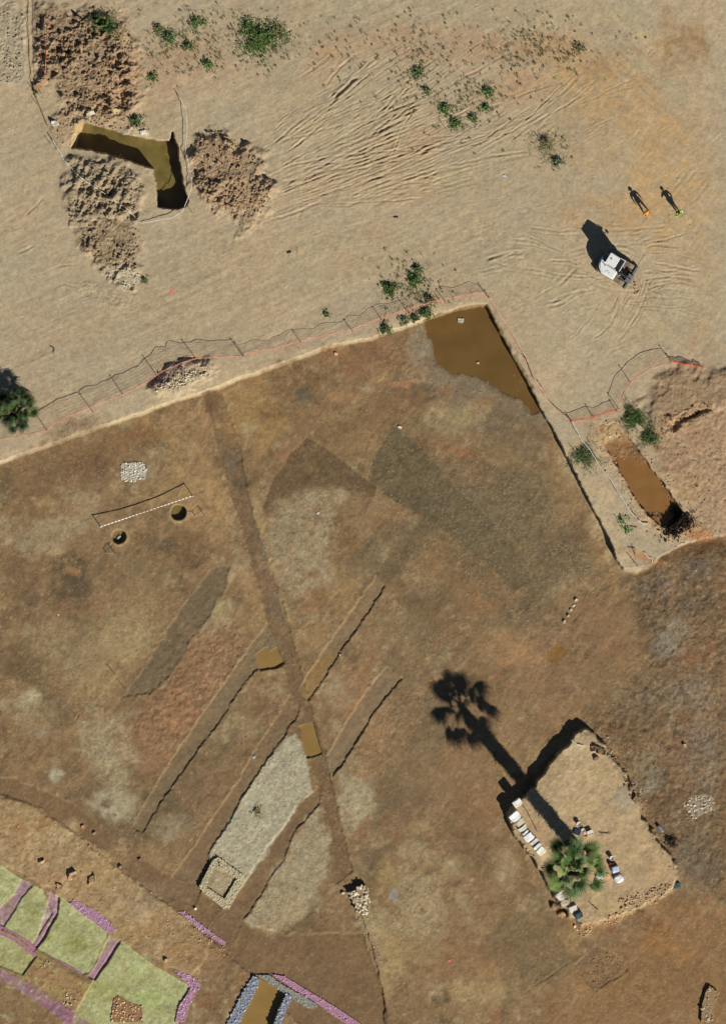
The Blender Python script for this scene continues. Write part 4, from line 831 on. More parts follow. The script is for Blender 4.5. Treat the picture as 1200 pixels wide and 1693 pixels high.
block('boulder', 928, 1513, .55, .42, .32, 30, (176,142,104), 'orange brown boulder at the south west corner of the raised block', 'boulder', None, .08, -.06, 24)
block('boulder', 916, 1499, .45, .36, .35, 60, (150,120,92), 'dark brown boulder at the foot of the raised block below the palm', 'boulder', None, .08, -.06, 25)
block('boulder', 63, 1-0+142, .55, .5, .35, 20, (170,134,98), 'rounded brown boulder beside the left wheel track', 'boulder', None, .1, -.08, 26)
block('boulder', 92, 203, .42, .36, .28, 20, (214,208,196), 'pale grey boulder left of the flooded trench', 'boulder', None, .07, -.06, 27)
block('stone_slab', 150, 188, .62, .30, .14, 20, (226,218,186), 'flat pale slab just above the flooded trench corner', 'stone slab', None, .05, -.03, 28)
block('stone_slab', 191, 184, .62, .40, .14, -15, (206,194,140), 'yellowish flat slab above the flooded trench', 'stone slab', None, .05, -.03, 29)
block('stone_slab', 237, 219, .50, .30, .16, 10, (232,224,200), 'white slab on the upper lip of the flooded trench', 'stone slab', None, .06, -.03, 30)
block('rock', 762, 530, .42, .30, .14, 0, (196,196,170), 'pale rock breaking the surface of the brown pond', 'rock', None, .05, .02, 31)
block('rock', 790, 600, .16, .14, .14, 0, (206,190,160), 'tiny stone in the brown pond', 'rock', None, .03, .03, 32)
block('rock', 555, 585, .22, .18, .14, 0, (222,186,146), 'small pale pink stone under the northern cut edge', 'rock', None, .03, -.02, 33)
block('rock', 661, 707, .26, .20, .14, -30, (222,200,180), 'small pinkish stone at the tip of the grey dug patch', 'rock', None, .03, -.02, 34)
block('rock', 567, 1477, .20, .18, .2, 0, (214,196,176), 'small pale stone just left of the masonry stub', 'rock', None, .03, -.02, 35)
block('rock', 420, 1253, .26, .2, .12, 20, (176,176,176), 'grey stone lying in the long cut strip', 'rock', None, .04, -.02, 36)
block('rock', 232, 1421, .26, .24, .30, 20, (126,104,84), 'dark knob of earth on the brown clay path', 'rock', None, .05, -.05, 37)
block('rock', 138, 1366, .26, .22, .2, 20, (196,130,92), 'orange stone on the brown clay path', 'rock', None, .04, -.05, 38)
block('rock', 157, 1378, .24, .2, .2, 50, (190,160,120), 'tan stone at the terrace edge below the orange stone', 'rock', None, .04, -.05, 39)
block('rock', 323, 1503, .22, .18, .18, 0, (232,210,176), 'pale stone above the narrow mauve wall', 'rock', None, .04, -.04, 40)
block('rock', 275, 1587, .24, .2, .2, 0, (196,168,132), 'tan stone close below the terrace above the mossy room', 'rock', None, .04, -.04, 41)
block('rock', 562, 1083, .12, .1, .1, 0, (220,200,170), 'tiny pale pebble beside the fourth cut strip', 'rock', None, .02, -.02, 42)
block('rock', 97, 1016, .12, .1, .1, 0, (236,232,222), 'tiny white stone on the left dig floor', 'rock', None, .02, -.02, 43)
block('rock', 526, 848, .2, .16, .1, 60, (236,228,210), 'small white stone on the pale gravel of the middle floor', 'rock', None, .02, -.02, 44)
block('rock', 1131, 1232, .22, .2, .2, 0, (210,170,120), 'small orange stone on the rough eastern ground', 'rock', None, .04, -.03, 45)
for i, (u, v, L_, a_, lb) in enumerate([(981,1238,.5,20,'left of three dark lumps standing in for hole shadows at the north tip of the raised block'),(994,1243,.62,-10,'largest dark lump standing in for a hole shadow at the north tip of the raised block'),(986,1254,.3,40,'smallest dark lump standing in for a hole shadow below the other two on the raised block'),  # dark lumps added where small holes hold shade
        (1044,1303,.55,60,'dark earth lump on the crumbling north east edge'),(1049,1320,.5,80,'second dark earth lump on the crumbling north east edge, further south')]):
    block('earth_lump', u, v, L_, L_*.6, .36, a_, (128,102,78), lb, 'earth lump', None, .10, -.08, 80+i)
for i, (u, v, L_, a_, cl, lb) in enumerate([(120,1448,.7,20,(182,148,114),'topmost orange crumbly lump on the terrace above the mossy rooms'),(152,1456,.62,80,(176,146,108),'raised tan lump with a dark side on the south western terrace'),(98,1466,.55,10,(178,142,108),'small orange brown lump just below the topmost one, nearest the mossy rooms'),
        (200,1434,.4,70,(170,140,104),'long tan lump in the middle of the terrace'),(70,1424,.34,0,(200,170,130),'small pale lump at the left of the terrace')]):
    block('earth_lump', u, v, L_, L_*.7, .32, a_, cl, lb, 'earth lump', None, .12, -.10, 90+i)
for i, (u, v, lb) in enumerate([(953,992,'topmost'),(949,1001,'second'),(945,1009,'middle'),(940,1018,'fourth'),(934,1028,'lowest')]):
    block('rock', u-1, v, .22, .16, .16, 60, (206,190,160), lb+' of five pale stones set in the narrow slot', 'rock', 'stones set in the narrow slot', .03, .0, 50+i)
block('debris_plank', 478, 417, .34, .12, .08, 15, (52,48,46), 'small dark scrap lying on the sandy terrace, left of its twin', 'debris', None, .01, -.02, 60)
block('debris_plank', 654, 359, .34, .09, .08, 0, (46,42,40), 'small dark scrap on the sandy terrace north of the weeds', 'debris', None, .01, -.02, 61)
block('rock', 836, 292, .4, .22, .12, -50, (206,206,206), 'grey white stone below the dry shrub on the terrace', 'rock', None, .05, -.03, 62)

# ------------------------------------------------------------------ plants
def leaf_mesh(n_, R, hgt, seed, lw=.05, ll=.16, col=(70,100,40), dens=1.0):
    r = np.random.default_rng(seed)
    a = r.uniform(0, 2*math.pi, n_); d_ = R*np.minimum(np.abs(r.normal(0, .52, n_)), 1.5)
    lob = 1+.4*np.sin(a*3+seed)+.3*np.sin(a*5+2*seed)+.25*np.sin(a*9+seed)
    cx = d_*np.cos(a)*lob; cy = d_*np.sin(a)*lob*.9; cz = r.random(n_)*hgt*np.clip(1-(d_/R)**2*.8, .12, 1)+.02
    b = r.uniform(0, 2*math.pi, n_); el = r.uniform(.1, 1.1, n_); L = ll*r.uniform(.6, 1.4, n_); W2 = lw*r.uniform(.6, 1.3, n_)
    dx = np.cos(b)*np.cos(el); dy = np.sin(b)*np.cos(el); dz = np.sin(el); px_ = -np.sin(b); py_ = np.cos(b)
    c0 = np.stack([cx, cy, cz], -1); D = np.stack([dx, dy, dz], -1)*L[:, None]; Pp = np.stack([px_, py_, np.zeros(n_)], -1)*W2[:, None]
    verts = np.stack([c0, c0+D*.5+Pp, c0+D-np.array([0, 0, .02]), c0+D*.5-Pp], 1).reshape(-1, 3)
    f = np.arange(n_*4).reshape(-1, 4)
    base = 1.25*lin(tuple(.82*c_+.18*(sum(col)/3)+5 for c_ in col))/K; straw = r.random((n_, 1)) < .13; base = np.where(straw, lin((150,138,92))/K, base) if sum(col) > 150 else base; cj = np.clip(base*r.uniform(.6, 1.5, (n_, 1))*np.stack([r.uniform(.8, 1.3, n_), np.ones(n_), r.uniform(.7, 1.1, n_)], -1), .005, .6)
    return verts, f, np.repeat(np.concatenate([cj, np.ones((n_, 1))], 1), 4, 0)
M_leaf = mat_attr('weed_leaf', .6, .15, 20, 0)
def weed(u, v, R, hgt, n_, seed, label, col=(74,104,44), name='weed_clump', cat='weeds', lw=.04, ll=.16, group=None):
    vv, f, c = leaf_mesh(n_, R, hgt, seed, lw, ll, col)
    z0 = hz(u, v); zz = hzv(600+S*(vv[:, 0])+u-600, v-vv[:, 1]*S)-z0
    vv = vv.copy(); vv[:, 2] += zz
    o = mesh_np(name, vv, f, M_leaf, False, c); o.location = P3(u, v); return tag(o, label, cat, group)
weed(430,66,1.35,.5,3000,1,'largest bright green weed clump near the top edge',(70,104,42))
weed(455,55,1.1,.25,1100,2,'thin olive weeds right of the largest clump at the top',(96,110,66))
weed(412,45,.9,.3,520,3,'green weeds above the largest clump at the top',(66,104,52))
weed(178,42,.9,.4,900,4,'green weeds on the spoil at the top left edge',(60,92,44))
weed(160,32,.8,.35,420,5,'low weeds at the top edge over the brown clods',(70,96,48))
weed(280,63,.75,.3,480,6,'green weed clump between the spoil and the largest clump',(66,100,48))
weed(262,48,.4,.25,260,7,'small weed clump with dry stalks at the top',(80,98,56))
weed(325,38,.75,.25,380,8,'weed clump on the top edge left of the largest clump',(70,108,50))
weed(312,76,.5,.25,300,9,'sparse weeds below the top edge clump',(74,100,52))
weed(344,106,.6,.2,260,10,'flat weed patch with long leaves on the sand',(64,100,46))
weed(252,128,.45,.2,240,11,'small weed patch right of the brown clods',(70,104,48))
weed(225,200,.5,.3,380,12,'weeds on the upper rim of the flooded trench',(60,92,44))
weed(645,478,.62,.35,800,13,'left of the two dense weed clumps north of the orange fence',(62,96,42))
weed(686,464,.62,.35,800,14,'right of the two dense weed clumps north of the orange fence',(66,98,44))
weed(690,444,.4,.25,300,15,'small weed tuft above the right dense clump',(72,92,56))
weed(638,545,.42,.3,420,16,'weeds on the cut edge near the short fence gap',(60,86,48))
weed(704,518,.5,.3,460,17,'weeds under the orange fence close to the pond',(66,96,50))
weed(686,526,.3,.2,240,18,'small tuft on the lip left of the pond',(60,86,46))
weed(669,530,.36,.2,260,19,'feathery tuft on the sandy lip left of the pond',(84,104,66))
weed(711,497,.45,.3,340,20,'brownish weeds right behind the fence near the pond',(84,92,58))
weed(1047,691,.85,.3,2800,21,'dense dark green grass clump at the head of the eastern trench',(54,88,38),lw=.02,ll=.22)
weed(1074,724,.85,.25,1500,22,'green grass patch below the dark clump on the eastern bank',(64,92,44),lw=.02,ll=.2)
weed(966,755,1.05,.25,2200,23,'round grass clump under the white rope by the eastern cut',(82,104,62),lw=.018,ll=.22)
weed(690,120,.6,.25,500,24,'elongated weed tuft on the terrace, upper of three',(80,106,60))
weed(705,150,.35,.2,240,25,'small weed tuft below the elongated one',(76,104,54))
weed(735,180,.65,.2,340,26,'low star shaped weeds in the middle of the terrace',(66,104,46))
weed(752,204,.5,.2,380,27,'weeds just below the star shaped weeds',(68,108,48))
weed(805,150,.5,.2,300,28,'weed tuft on the terrace, top of the right hand chain',(62,100,48))
weed(803,178,.4,.2,220,29,'weed tuft in the middle of the right hand chain',(66,104,46))
weed(781,196,.4,.2,220,30,'weed tuft at the lower end of the right hand chain',(66,104,46))
weed(905,240,1.1,.5,420,31,'dry straggly shrub on the eastern terrace',(112,116,70),'shrub','shrub',.02,.3)
weed(920,268,.42,.3,360,32,'small grey green shrub below the dry shrub',(76,98,70),'shrub','shrub')
weed(957,80,.6,.2,200,33,'thin grey weeds near the top right',(104,106,74))
weed(540,520,.25,.15,110,34,'tiny weed tuft on the sand north of the fence',(70,100,60))
weed(240,464,.25,.2,90,35,'tiny weed tuft beside the pale rubble',(78,96,50))
weed(425,1342,.35,.12,110,36,'small dark weeds growing in the pale gravel',(96,104,66))
weed(1028,862,.5,.25,130,37,'pale straggly weeds on the spit by the rope end',(110,140,84))
weed(1037,878,.35,.2,90,38,'few green leaves below the pale straggly weeds',(96,130,70))
weed(60,151,.25,.2,100,39,'small weed beside the end of the left wheel track',(64,92,44))
weed(1124,862,.75,.35,1000,40,'charred black roots heaped at the end of the eastern trench',(34,28,22),'burnt_brush','brush',.05,.3)
weed(1110,876,.5,.3,450,41,'black twigs beside the heap of charred roots',(30,26,20),'burnt_brush','brush',.05,.3)
weed(1110,1393,.45,.3,260,42,'dark dry twigs east of the raised block',(60,50,36),'dry_brush','brush',.03,.25)
# ground weeds nobody could count
uu, vv2 = [], []
for cx, cy, rr, k in [(430,70,60,160),(330,60,90,200),(700,110,110,150),(790,160,60,90),(860,90,70,150),(890,60,60,110),(750,190,60,60),(560,80,70,60),(690,60,60,60),(680,500,50,60),(1040,60,30,10),(260,80,40,50),(940,90,50,60),(670,450,60,40),(700,480,60,60),(910,250,40,40)]:
    uu += list(rng.normal(cx, rr*.5, k)); vv2 += list(rng.normal(cy, rr*.4, k))
uu = np.array(uu); vv2 = np.array(vv2); k = (polysd(DIG, uu, vv2) < -4); uu = uu[k]; vv2 = vv2[k]
VV, FF, CC = [], [], []; off = 0
for i in range(len(uu)):
    a_, b_, c_ = leaf_mesh(random.choice([5, 8, 12, 22]), random.uniform(.05, .2), .08, i+100, .02, .09, random.choice([(78,92,56),(92,96,64),(70,100,50),(104,92,66)]))
    a_ = a_+np.array([(uu[i]-600)/S, (846.5-vv2[i])/S, hz(uu[i], vv2[i])])
    VV.append(a_); FF.append(b_+off); off += len(a_); CC.append(c_)
tag(mesh_np('grass', np.concatenate(VV), np.concatenate(FF), M_leaf, False, np.concatenate(CC)), 'sparse low weeds sprinkled over the upper terrace', 'grass', kind='stuff')

# fan palms --------------------------------------------------------------------
M_palm = mat_attr('palm_leaf', .45, .1, 12, 0)
M_dead = mat_basic('dead_frond', alb(128,104,74), .9, .3, 6)
M_trunk = mat_basic('palm_trunk', alb(112,92,70), .9, .3, 9, bump=.8)
def fan(pet, R, elev, az, roll, droop, col, seed, name='leaf', parent=None, mat=None):
    r = np.random.default_rng(seed); nseg = 26
    V_, F_ = [], []; nseg = 19
    def add(a): V_.append(a); return len(V_)-1
    # petiole: curved thin strip with depth
    m_ = 6; w_ = .028
    pts = []
    for i in range(m_+1):
        t_ = i/m_; pts.append(np.array([pet*t_, 0, -droop*.25*pet*t_*t_]))
    prev = None
    for i, p in enumerate(pts):
        ring = [add(p+np.array([0, w_*math.cos(q), w_*.7*math.sin(q)])) for q in (0, 2.09, 4.19)]
        if prev:
            for j in range(3): F_.append([prev[j], prev[(j+1) % 3], ring[(j+1) % 3], ring[j]])
        prev = ring
    hub = pts[-1]; sl = -droop*.5
    spread = math.radians(128)
    for k in range(nseg):
        a0 = -spread+2*spread*k/nseg; a1 = -spread+2*spread*(k+1)/nseg; am = (a0+a1)/2
        Rk = R*(1-.28*(abs(am)/spread)**2)*r.uniform(.9, 1.08)
        def pt(a, d_, dz): 
            x = d_*math.cos(a); y = d_*math.sin(a)
            return hub+np.array([x, y, sl*x*.7-droop*.55*d_*d_/R+dz-abs(y)*.18])
        h = add(hub); i0 = add(pt(a0, Rk*.50, -.04)); i1 = add(pt(a1, Rk*.50, -.04)); im = add(pt(am, Rk*.52, .05))
        tp = add(pt(am+r.uniform(-.05, .05), Rk, -.16*r.random()-.10*droop))
        j0 = add(pt(am-(a1-a0)*.33, Rk*.76, -.03)); j1 = add(pt(am+(a1-a0)*.33, Rk*.76, -.03))
        F_ += [[h, i0, im, im], [h, im, i1, i1], [i0, j0, im, im], [im, j1, i1, i1], [im, j0, tp, j1]]
    V_ = np.array(V_); 
    # roll, elevate, turn
    c, s_ = math.cos(roll), math.sin(roll); V_ = V_@np.array([[1,0,0],[0,c,s_],[0,-s_,c]])
    c, s_ = math.cos(elev), math.sin(elev); V_ = np.stack([V_[:, 0]*c-V_[:, 2]*s_, V_[:, 1], V_[:, 0]*s_+V_[:, 2]*c], -1)
    c, s_ = math.cos(az), math.sin(az); V_ = np.stack([V_[:, 0]*c-V_[:, 1]*s_, V_[:, 0]*s_+V_[:, 1]*c, V_[:, 2]], -1)
    tris = []
    for f_ in F_:
        if f_[2] == f_[3]: tris.append(f_[:3])
        else: tris += [[f_[0], f_[1], f_[2]], [f_[0], f_[2], f_[3]]]
    b_ = lin(col)/K; cj = np.clip(b_*r.uniform(.8, 1.2), .005, .5); cols = np.tile(np.r_[cj, 1], (len(V_), 1)); cols[:, :3] *= r.uniform(.85, 1.15, (len(V_), 1))
    return V_, np.array(tris), cols
def palm(base, top, nl, pet, R, label, seed, skirt=True, trunk_r=.28, dk=1.0):
    r = random.Random(seed)
    t_ = thing('palm_tree', base, label, 'palm tree')
    B = Vector(base); T = Vector(top)-B
    bm = bmesh.new(); rings = []
    n_ = max(8, int(T.length/.22))
    for i in range(n_+1):
        q = i/n_; c = T*q; rad = trunk_r*(1.25-.35*q+(.25*math.exp(-q*12)))*(1+(.08 if i % 2 else -.03))
        rings.append([bm.verts.new((c.x+rad*math.cos(a), c.y+rad*math.sin(a), c.z-.1*(i == 0))) for a in [2*math.pi*k/12 for k in range(12)]])
    for a, b in zip(rings[:-1], rings[1:]):
        for k in range(12): bm.faces.new((a[k], a[(k+1) % 12], b[(k+1) % 12], b[k]))
    bm.faces.new(rings[-1]); bobj('trunk', bm, M_trunk, t_)
    if skirt:
        VV, FF, CC = [], [], []; off = 0
        for i in range(190):
            q = r.uniform(.12, .97); c = T*q
            a_, b_, c_ = fan(r.uniform(.25, .5), r.uniform(.5, .7), r.uniform(-1.45, -1.15), r.uniform(0, 6.28), r.uniform(-.4, .4), .6, (128,104,76), seed*1000+i)
            VV.append(a_+np.array(c)); FF.append(b_+off); off += len(a_); CC.append(c_)
        mesh_np('dead_frond_skirt', np.concatenate(VV), np.concatenate(FF), M_palm, False, np.concatenate(CC), t_)
    for i in range(nl):
        q = i/nl; az = i*2.39996+r.uniform(-.2, .2); elev = 1.25-1.5*q+r.uniform(-.12, .12)
        p_ = pet*(.45+.6*min(1, q*1.8))*r.uniform(.85, 1.1); dr = .35+.75*q
        colr = tuple(c_*dk for c_ in ([(128,150,84),(92,120,62),(66,92,50),(108,130,86)][i % 4] if q < .85 else (120,122,76)))
        a_, b_, c_ = fan(p_, R*r.uniform(.85, 1.1), elev, az, r.uniform(-.5, .5), dr, colr, seed*77+i)
        a_ = a_+np.array(T)
        o = mesh_np('leaf', a_, b_, M_palm, False, c_, t_)
    bm = bmesh.new(); bmesh.ops.create_icosphere(bm, subdivisions=2, radius=.26); bmesh.ops.translate(bm, vec=T+Vector((0, 0, .05)), verts=bm.verts[:])
    bobj('crown_bud', bm, mat_basic('palm_bud', alb(120,122,70), .8, .3, 12, bump=.8), t_)
    return t_
bp_ = P3(955,1402); tp_ = Vector((*PX(948,1432), bp_.z+10.35))
palm(bp_, tp_, 25, 1.7, .84, 'tall fan palm on the raised block, its shadow thrown far to the north west', 3)
b2 = P3(24,676); palm(b2, b2+Vector((.1,-.05,1.1)), 20, 1.2, .66, 'low fan palm at the left edge by the end of the orange fence', 8, False, .3, .72)

# ------------------------------------------------------------------ fences, ropes
M_post = mat_basic('steel_post', alb(88,62,52), .7, .25, 20, metal=.2)
M_net = mat_basic('orange_net', alb(232,176,150), .7, .15, 3)
M_netred = mat_basic('red_orange_net', alb(232,112,84), .7, .15, 3)
M_rope = mat_basic('white_rope', alb(228,222,212), .7, .1, 10)
M_tape = None
def tube_bm(bm, pts, r, seg=5):
    prev = None
    for i, p in enumerate(pts):
        p = Vector(p); d_ = (Vector(pts[min(i+1, len(pts)-1)])-Vector(pts[max(i-1, 0)])).normalized()
        u_ = d_.cross(Vector((0, 0, 1))); u_ = u_ if u_.length > .1 else Vector((1, 0, 0)); u_.normalize(); w_ = d_.cross(u_)
        rr = r[i] if isinstance(r, (list, tuple)) else r
        ring = [bm.verts.new(p+u_*rr*math.cos(2*math.pi*k/seg)+w_*rr*math.sin(2*math.pi*k/seg)) for k in range(seg)]
        if prev:
            for k in range(seg): bm.faces.new((prev[k], prev[(k+1) % seg], ring[(k+1) % seg], ring[k]))
        else: bm.faces.new(ring[::-1])
        prev = ring
    bm.faces.new(prev)
def resample(pts, step):
    out = [pts[0]]
    for a, b in zip(pts[:-1], pts[1:]):
        L = hypot(b[0]-a[0], b[1]-a[1]); n_ = max(1, int(L/step))
        out += [(a[0]+(b[0]-a[0])*i/n_, a[1]+(b[1]-a[1])*i/n_) for i in range(1, n_+1)]
    return out
def netfence(name, path, posts, label, cat, height=1.0, mat=None, sag=.07, lean=0.0, step=3.6, rows=6, top=.03, low=None):
    o0 = P3(*path[0]); root = thing(name, o0, label, cat)
    rs = resample(path, step); r = random.Random(len(path)); V_, F_ = [], []
    def ribbon(a, b, w):   # flat strand with a second, crossed face so it has body from every side
        d_ = (b-a); n1_ = d_.cross(Vector((0, 0, 1))); n1_ = n1_ if n1_.length > 1e-4 else Vector((1, 0, 0)); n1_.normalize(); n2_ = d_.cross(n1_).normalized()
        for n_ in (n1_, n2_):
            k = len(V_); V_.extend([a-n_*w, a+n_*w, b+n_*w, b-n_*w]); F_.append([k, k+1, k+2, k+3])
    grid = []
    run = 0
    for i, (u, v) in enumerate(rs):
        z = hz(u, v); run += 1; s_ = sag*(.5+.5*math.sin(run*.45+1.3*math.sin(run*.13)))
        col_ = []
        for j in range(rows+1):
            q = j/rows; hh = (height-s_)*q+.03; off = lean*q+.035*math.sin(run*.9+q*5)+.02*r.uniform(-1, 1)
            x, y = PX(u, v); col_.append(Vector((x+off*SH.x, y+off*SH.y, z+hh))-o0)
        grid.append(col_)
    for i in range(len(grid)):
        for j in range(rows): ribbon(grid[i][j], grid[i][j+1], .0065)
        if i:
            for j in range(rows+1): ribbon(grid[i-1][j], grid[i][j], top*.8 if j == rows else .005)
    mesh_np('net', np.array([v_[:] for v_ in V_]), np.array(F_), mat or M_net, False, None, root)
    for (u, v) in posts:
        b_ = P3(u, v)-o0; bm = bmesh.new(); dx, dy = r.uniform(-.06, .06), r.uniform(-.06, .06)
        tube_bm(bm, [b_-Vector((0, 0, .2)), b_+Vector((dx*.5, dy*.5, height*.5)), b_+Vector((dx, dy, height+.14))], .026, 6)
        ps = bobj('post', bm, M_post, root)
        bm = bmesh.new(); bmesh.ops.create_uvsphere(bm, u_segments=8, v_segments=5, radius=.05, matrix=Matrix.Translation(b_+Vector((dx, dy, height+.16)))); bobj('post_cap', bm, M_netred, ps, True)
    return root
netfence('mesh_fence', [(-20,728),(28,722),(75,712),(100,693),(140,677),(165,666),(205,651),(247,629),(270,613),(300,600),(325,592),(370,589),(404,588)], [(-10,727),(78,712),(155,682),(203,652),(258,619),(325,594),(403,590)],
         'long orange mesh fence running up from the left palm past the rubble pile', 'fence', 1.15)
netfence('mesh_fence', [(404,588),(450,580),(497,566),(545,556),(583,547),(630,528),(673,514),(735,497),(790,487),(806,489)], [(404,588),(497,566),(583,547),(630,528),(673,514),(735,497),(804,489)],
         'sagging orange mesh fence running above the northern cut to its corner', 'fence', .75, sag=.2, top=.02, lean=.2)
netfence('mesh_fence', [(808,492),(822,515),(838,540),(852,562),(870,592),(884,628),(905,662),(925,682),(945,697)], [(808,492),(871,596),(895,640),(945,697)],
         'thin pinkish mesh fence along the eastern cut from the corner to the rope', 'fence', .35, sag=.1, top=.03, rows=4)
netfence('mesh_fence', [(945,697),(975,692),(1000,684),(1020,678)], [(980,690),(1019,680)], 'short red orange mesh fence at the head of the eastern trench', 'fence', .7, M_netred, .2, .1)
netfence('mesh_fence', [(1020,678),(1030,652),(1041,633),(1060,617),(1085,604),(1110,600)], [(1022,676),(1041,632),(1110,600)], 'pale mesh fence curving up from the eastern trench to the red bundle', 'fence', 1.05)
netfence('mesh_fence_bundle', [(1110,598),(1120,601),(1135,604),(1150,606),(1162,609)], [(1110,597)], 'crumpled red orange mesh lying on the eastern bank', 'fence', .35, M_netred, .1, .1, 1.1, 9, .03)
b_ = bpy.data.objects.new('x', None)
# second sheet of the crumpled net, folded over
def cord(name, path, hts, label, cat, r=.018, mat=None, posts=(), ph=.9):
    o0 = P3(*path[0]); root = thing(name, o0, label, cat)
    rs = resample(path, 3); n_ = len(rs); rd = random.Random(n_)
    pts = []
    for i, (u, v) in enumerate(rs):
        q = i/(n_-1)*(len(hts)-1); k = min(int(q), len(hts)-2); h = hts[k]*(1-(q-k))+hts[k+1]*(q-k)
        x, y = PX(u+rd.uniform(-.5, .5), v+rd.uniform(-.5, .5)); pts.append(Vector((x, y, max(hz(u, v), -.2)+h+.03+rd.uniform(-.01, .02)))-o0)
    bm = bmesh.new(); tube_bm(bm, pts, r, 5); bobj('strand', bm, mat or M_rope, root)
    for (u, v) in posts:
        b_ = P3(u, v)-o0; bm = bmesh.new(); tube_bm(bm, [b_-Vector((0, 0, .1)), b_+Vector((rd.uniform(-.04, .04), 0, ph))], .022, 5); bobj('stake', bm, M_post, root)
    return root
cord('barrier_rope', [(297,160),(307,180),(310,205),(308,230),(307,250),(313,275),(318,300),(316,315)], [.5,.5,.3,.3,.4], 'white rope on the right side of the flooded trench', 'rope', .024, None, [(297,160)], .6)
cord('barrier_rope', [(235,369),(262,364),(285,360),(302,350),(316,315)], [.1,.2,.3,.4,.4], 'white rope below the flooded trench', 'rope', .024, None, [(318,352)], .5)
cord('barrier_rope', [(88,232),(105,262),(130,290),(165,315),(210,345),(234,369)], [.5,.2,.05,.05,.05], 'white rope lying across the grooved spoil heap', 'rope', .022, None, [(88,232),(84,238)], .6)
M_or = mat_basic('orange_cord', alb(206,132,98), .8, .2, 5)
cord('orange_cord', [(80,40),(78,80),(76,105),(74,125)], [.2,.3,.2], 'orange cord over the brown clods in the top left', 'cord', .04, M_or)
cord('brown_cord', [(54,-20),(55,60),(57,150),(66,175),(80,210)], [.4,.5,.3,.1], 'brown cord dropping from the left wheel track to the trench', 'cord', .02, M_post, [(57,150),(62,172)], .6)
cord('barrier_rope', [(945,697),(960,725),(975,745),(990,768),(1010,795),(1030,828),(1045,850),(1055,860)], [.7,.5,.5,.6,.3], 'long white rope along the eastern spit', 'rope', .024, None, [(945,697),(1055,860)], .8)
cord('barrier_rope', [(1055,860),(1062,866),(1070,866)], [.1,.1], 'loose white rope end on the eastern spit', 'rope', .04)
cord('barrier_rope', [(1064,913),(1070,920),(1077,924),(1078,930)], [.05,.1,.05], 'short white rope piece at the tip of the eastern spit', 'rope', .035)
cord('barrier_rope', [(945,1223),(953,1231),(966,1234)], [.1,.1], 'white and dark hose bit at the north corner of the raised block', 'rope', .035)
M_dk = mat_basic('dark_hose', alb(56,50,44), .6, .1, 5)
cord('hose', [(861,1329),(868,1337),(875,1350),(882,1363),(888,1374)], [.03,.03], 'thin dark hose curving beside the white blocks', 'hose', .025, M_dk)
for i, (p, lb) in enumerate([([(193,1122),(209,1140)], 'dark stick on the pale left dig floor'), ([(974,1492),(988,1504)], 'dark twig on the raised block south of the palm'), ([(990,1377),(1008,1378)], 'thin twig right of the buckets'),
                             ([(83,572),(91,576),(88,584)], 'forked twig on the sand left of the fence'), ([(1037,905),(1049,906)], 'twig near the tip of the eastern spit'), ([(1040,870),(1053,872)], 'twig below the rope end')]):
    cord('stick', p, [.04,.04], lb, 'stick', .025, M_dk)
for (a, b, lb) in [((1040,920),(1054,936),'leaning stake at the southern tip of the spit'),((1048,905),(1049,918),'upright stake near the tip of the spit')]:
    cord('stick', [a, b], [.3,.03], lb, 'stake', .025, M_post)
# striped barrier tape by the wells
def tape(p0, p1, h, label):
    o0 = P3(*p0); root = thing('barrier_tape', o0, label, 'barrier tape')
    a = P3(*p0, h); b = P3(*p1, h); L = (b-a).length; n_ = int(L/.14); bw = bmesh.new(); br = bmesh.new()
    dd = (b-a).normalized(); sd_ = Vector((-dd.y, dd.x, 0))
    for i in range(n_):
        q0, q1 = i/n_, (i+1)/n_
        bm = bw if i % 2 == 0 else br
        pr = []
        for q in (q0, q1):
            z = -.22*math.sin(math.pi*q); tw = .9+.35*math.sin(q*9); c = a+(b-a)*q+Vector((0, 0, z))-o0
            e = (sd_*math.sin(tw)+Vector((0, 0, math.cos(tw))))*.032; pr.append((c-e, c+e))
        t_ = sd_*.004
        v_ = [bm.verts.new(x) for x in (pr[0][0], pr[0][1], pr[1][1], pr[1][0])]; bm.faces.new(v_)
        v2_ = [bm.verts.new(x+t_) for x in (pr[0][0], pr[0][1], pr[1][1], pr[1][0])]; bm.faces.new(v2_[::-1])
    bobj('white_stripes', bw, mat_basic('tape_white', alb(240,238,230), .5, .03), root); bobj('red_stripes', br, mat_basic('tape_red', alb(176,130,98), .5, .05), root)
    for p in (p0, p1):
        bb = P3(*p)-o0; bm = bmesh.new(); tube_bm(bm, [bb-Vector((0, 0, .1)), bb+Vector((0, 0, h+.08))], .03, 6); bobj('post', bm, M_post, root)
        bm = bmesh.new(); bmesh.ops.create_cone(bm, cap_ends=True, segments=12, radius1=.07, radius2=.05, depth=.06, matrix=Matrix.Translation(bb+Vector((0, 0, .03)))); bobj('foot', bm, M_rope, root)
tape((167,871), (319,820), .85, 'red and white tape strung between two posts above the wells')
def stakeset(u, v, u2, v2, wu, wv, label):
    o0 = P3(u, v); root = thing('stake_and_string', o0, label, 'stake')
    for k, (x, y) in enumerate([(u, v), (u2, v2)]):
        bb = P3(x, y)-o0; bm = bmesh.new(); tube_bm(bm, [bb-Vector((0, 0, .1)), bb+Vector((.02, 0, .72 if k == 0 else .35))], .024, 6); bobj('stake', bm, M_post, root)
    bm = bmesh.new(); tube_bm(bm, [P3(u, v, .70)-o0, P3(u2, v2, .34)-o0, P3(wu, wv, .06)-o0], .014, 5); bobj('string', bm, M_rope, root)
stakeset(191,916,176,914,186,896,'short stake and string beside the lower left well')
stakeset(338,852,323,853,309,846,'short stake and string beside the upper right well')

# well collars
M_ring = mat_basic('well_rim', alb(150,126,92), .95, .25, 10, bump=.6)
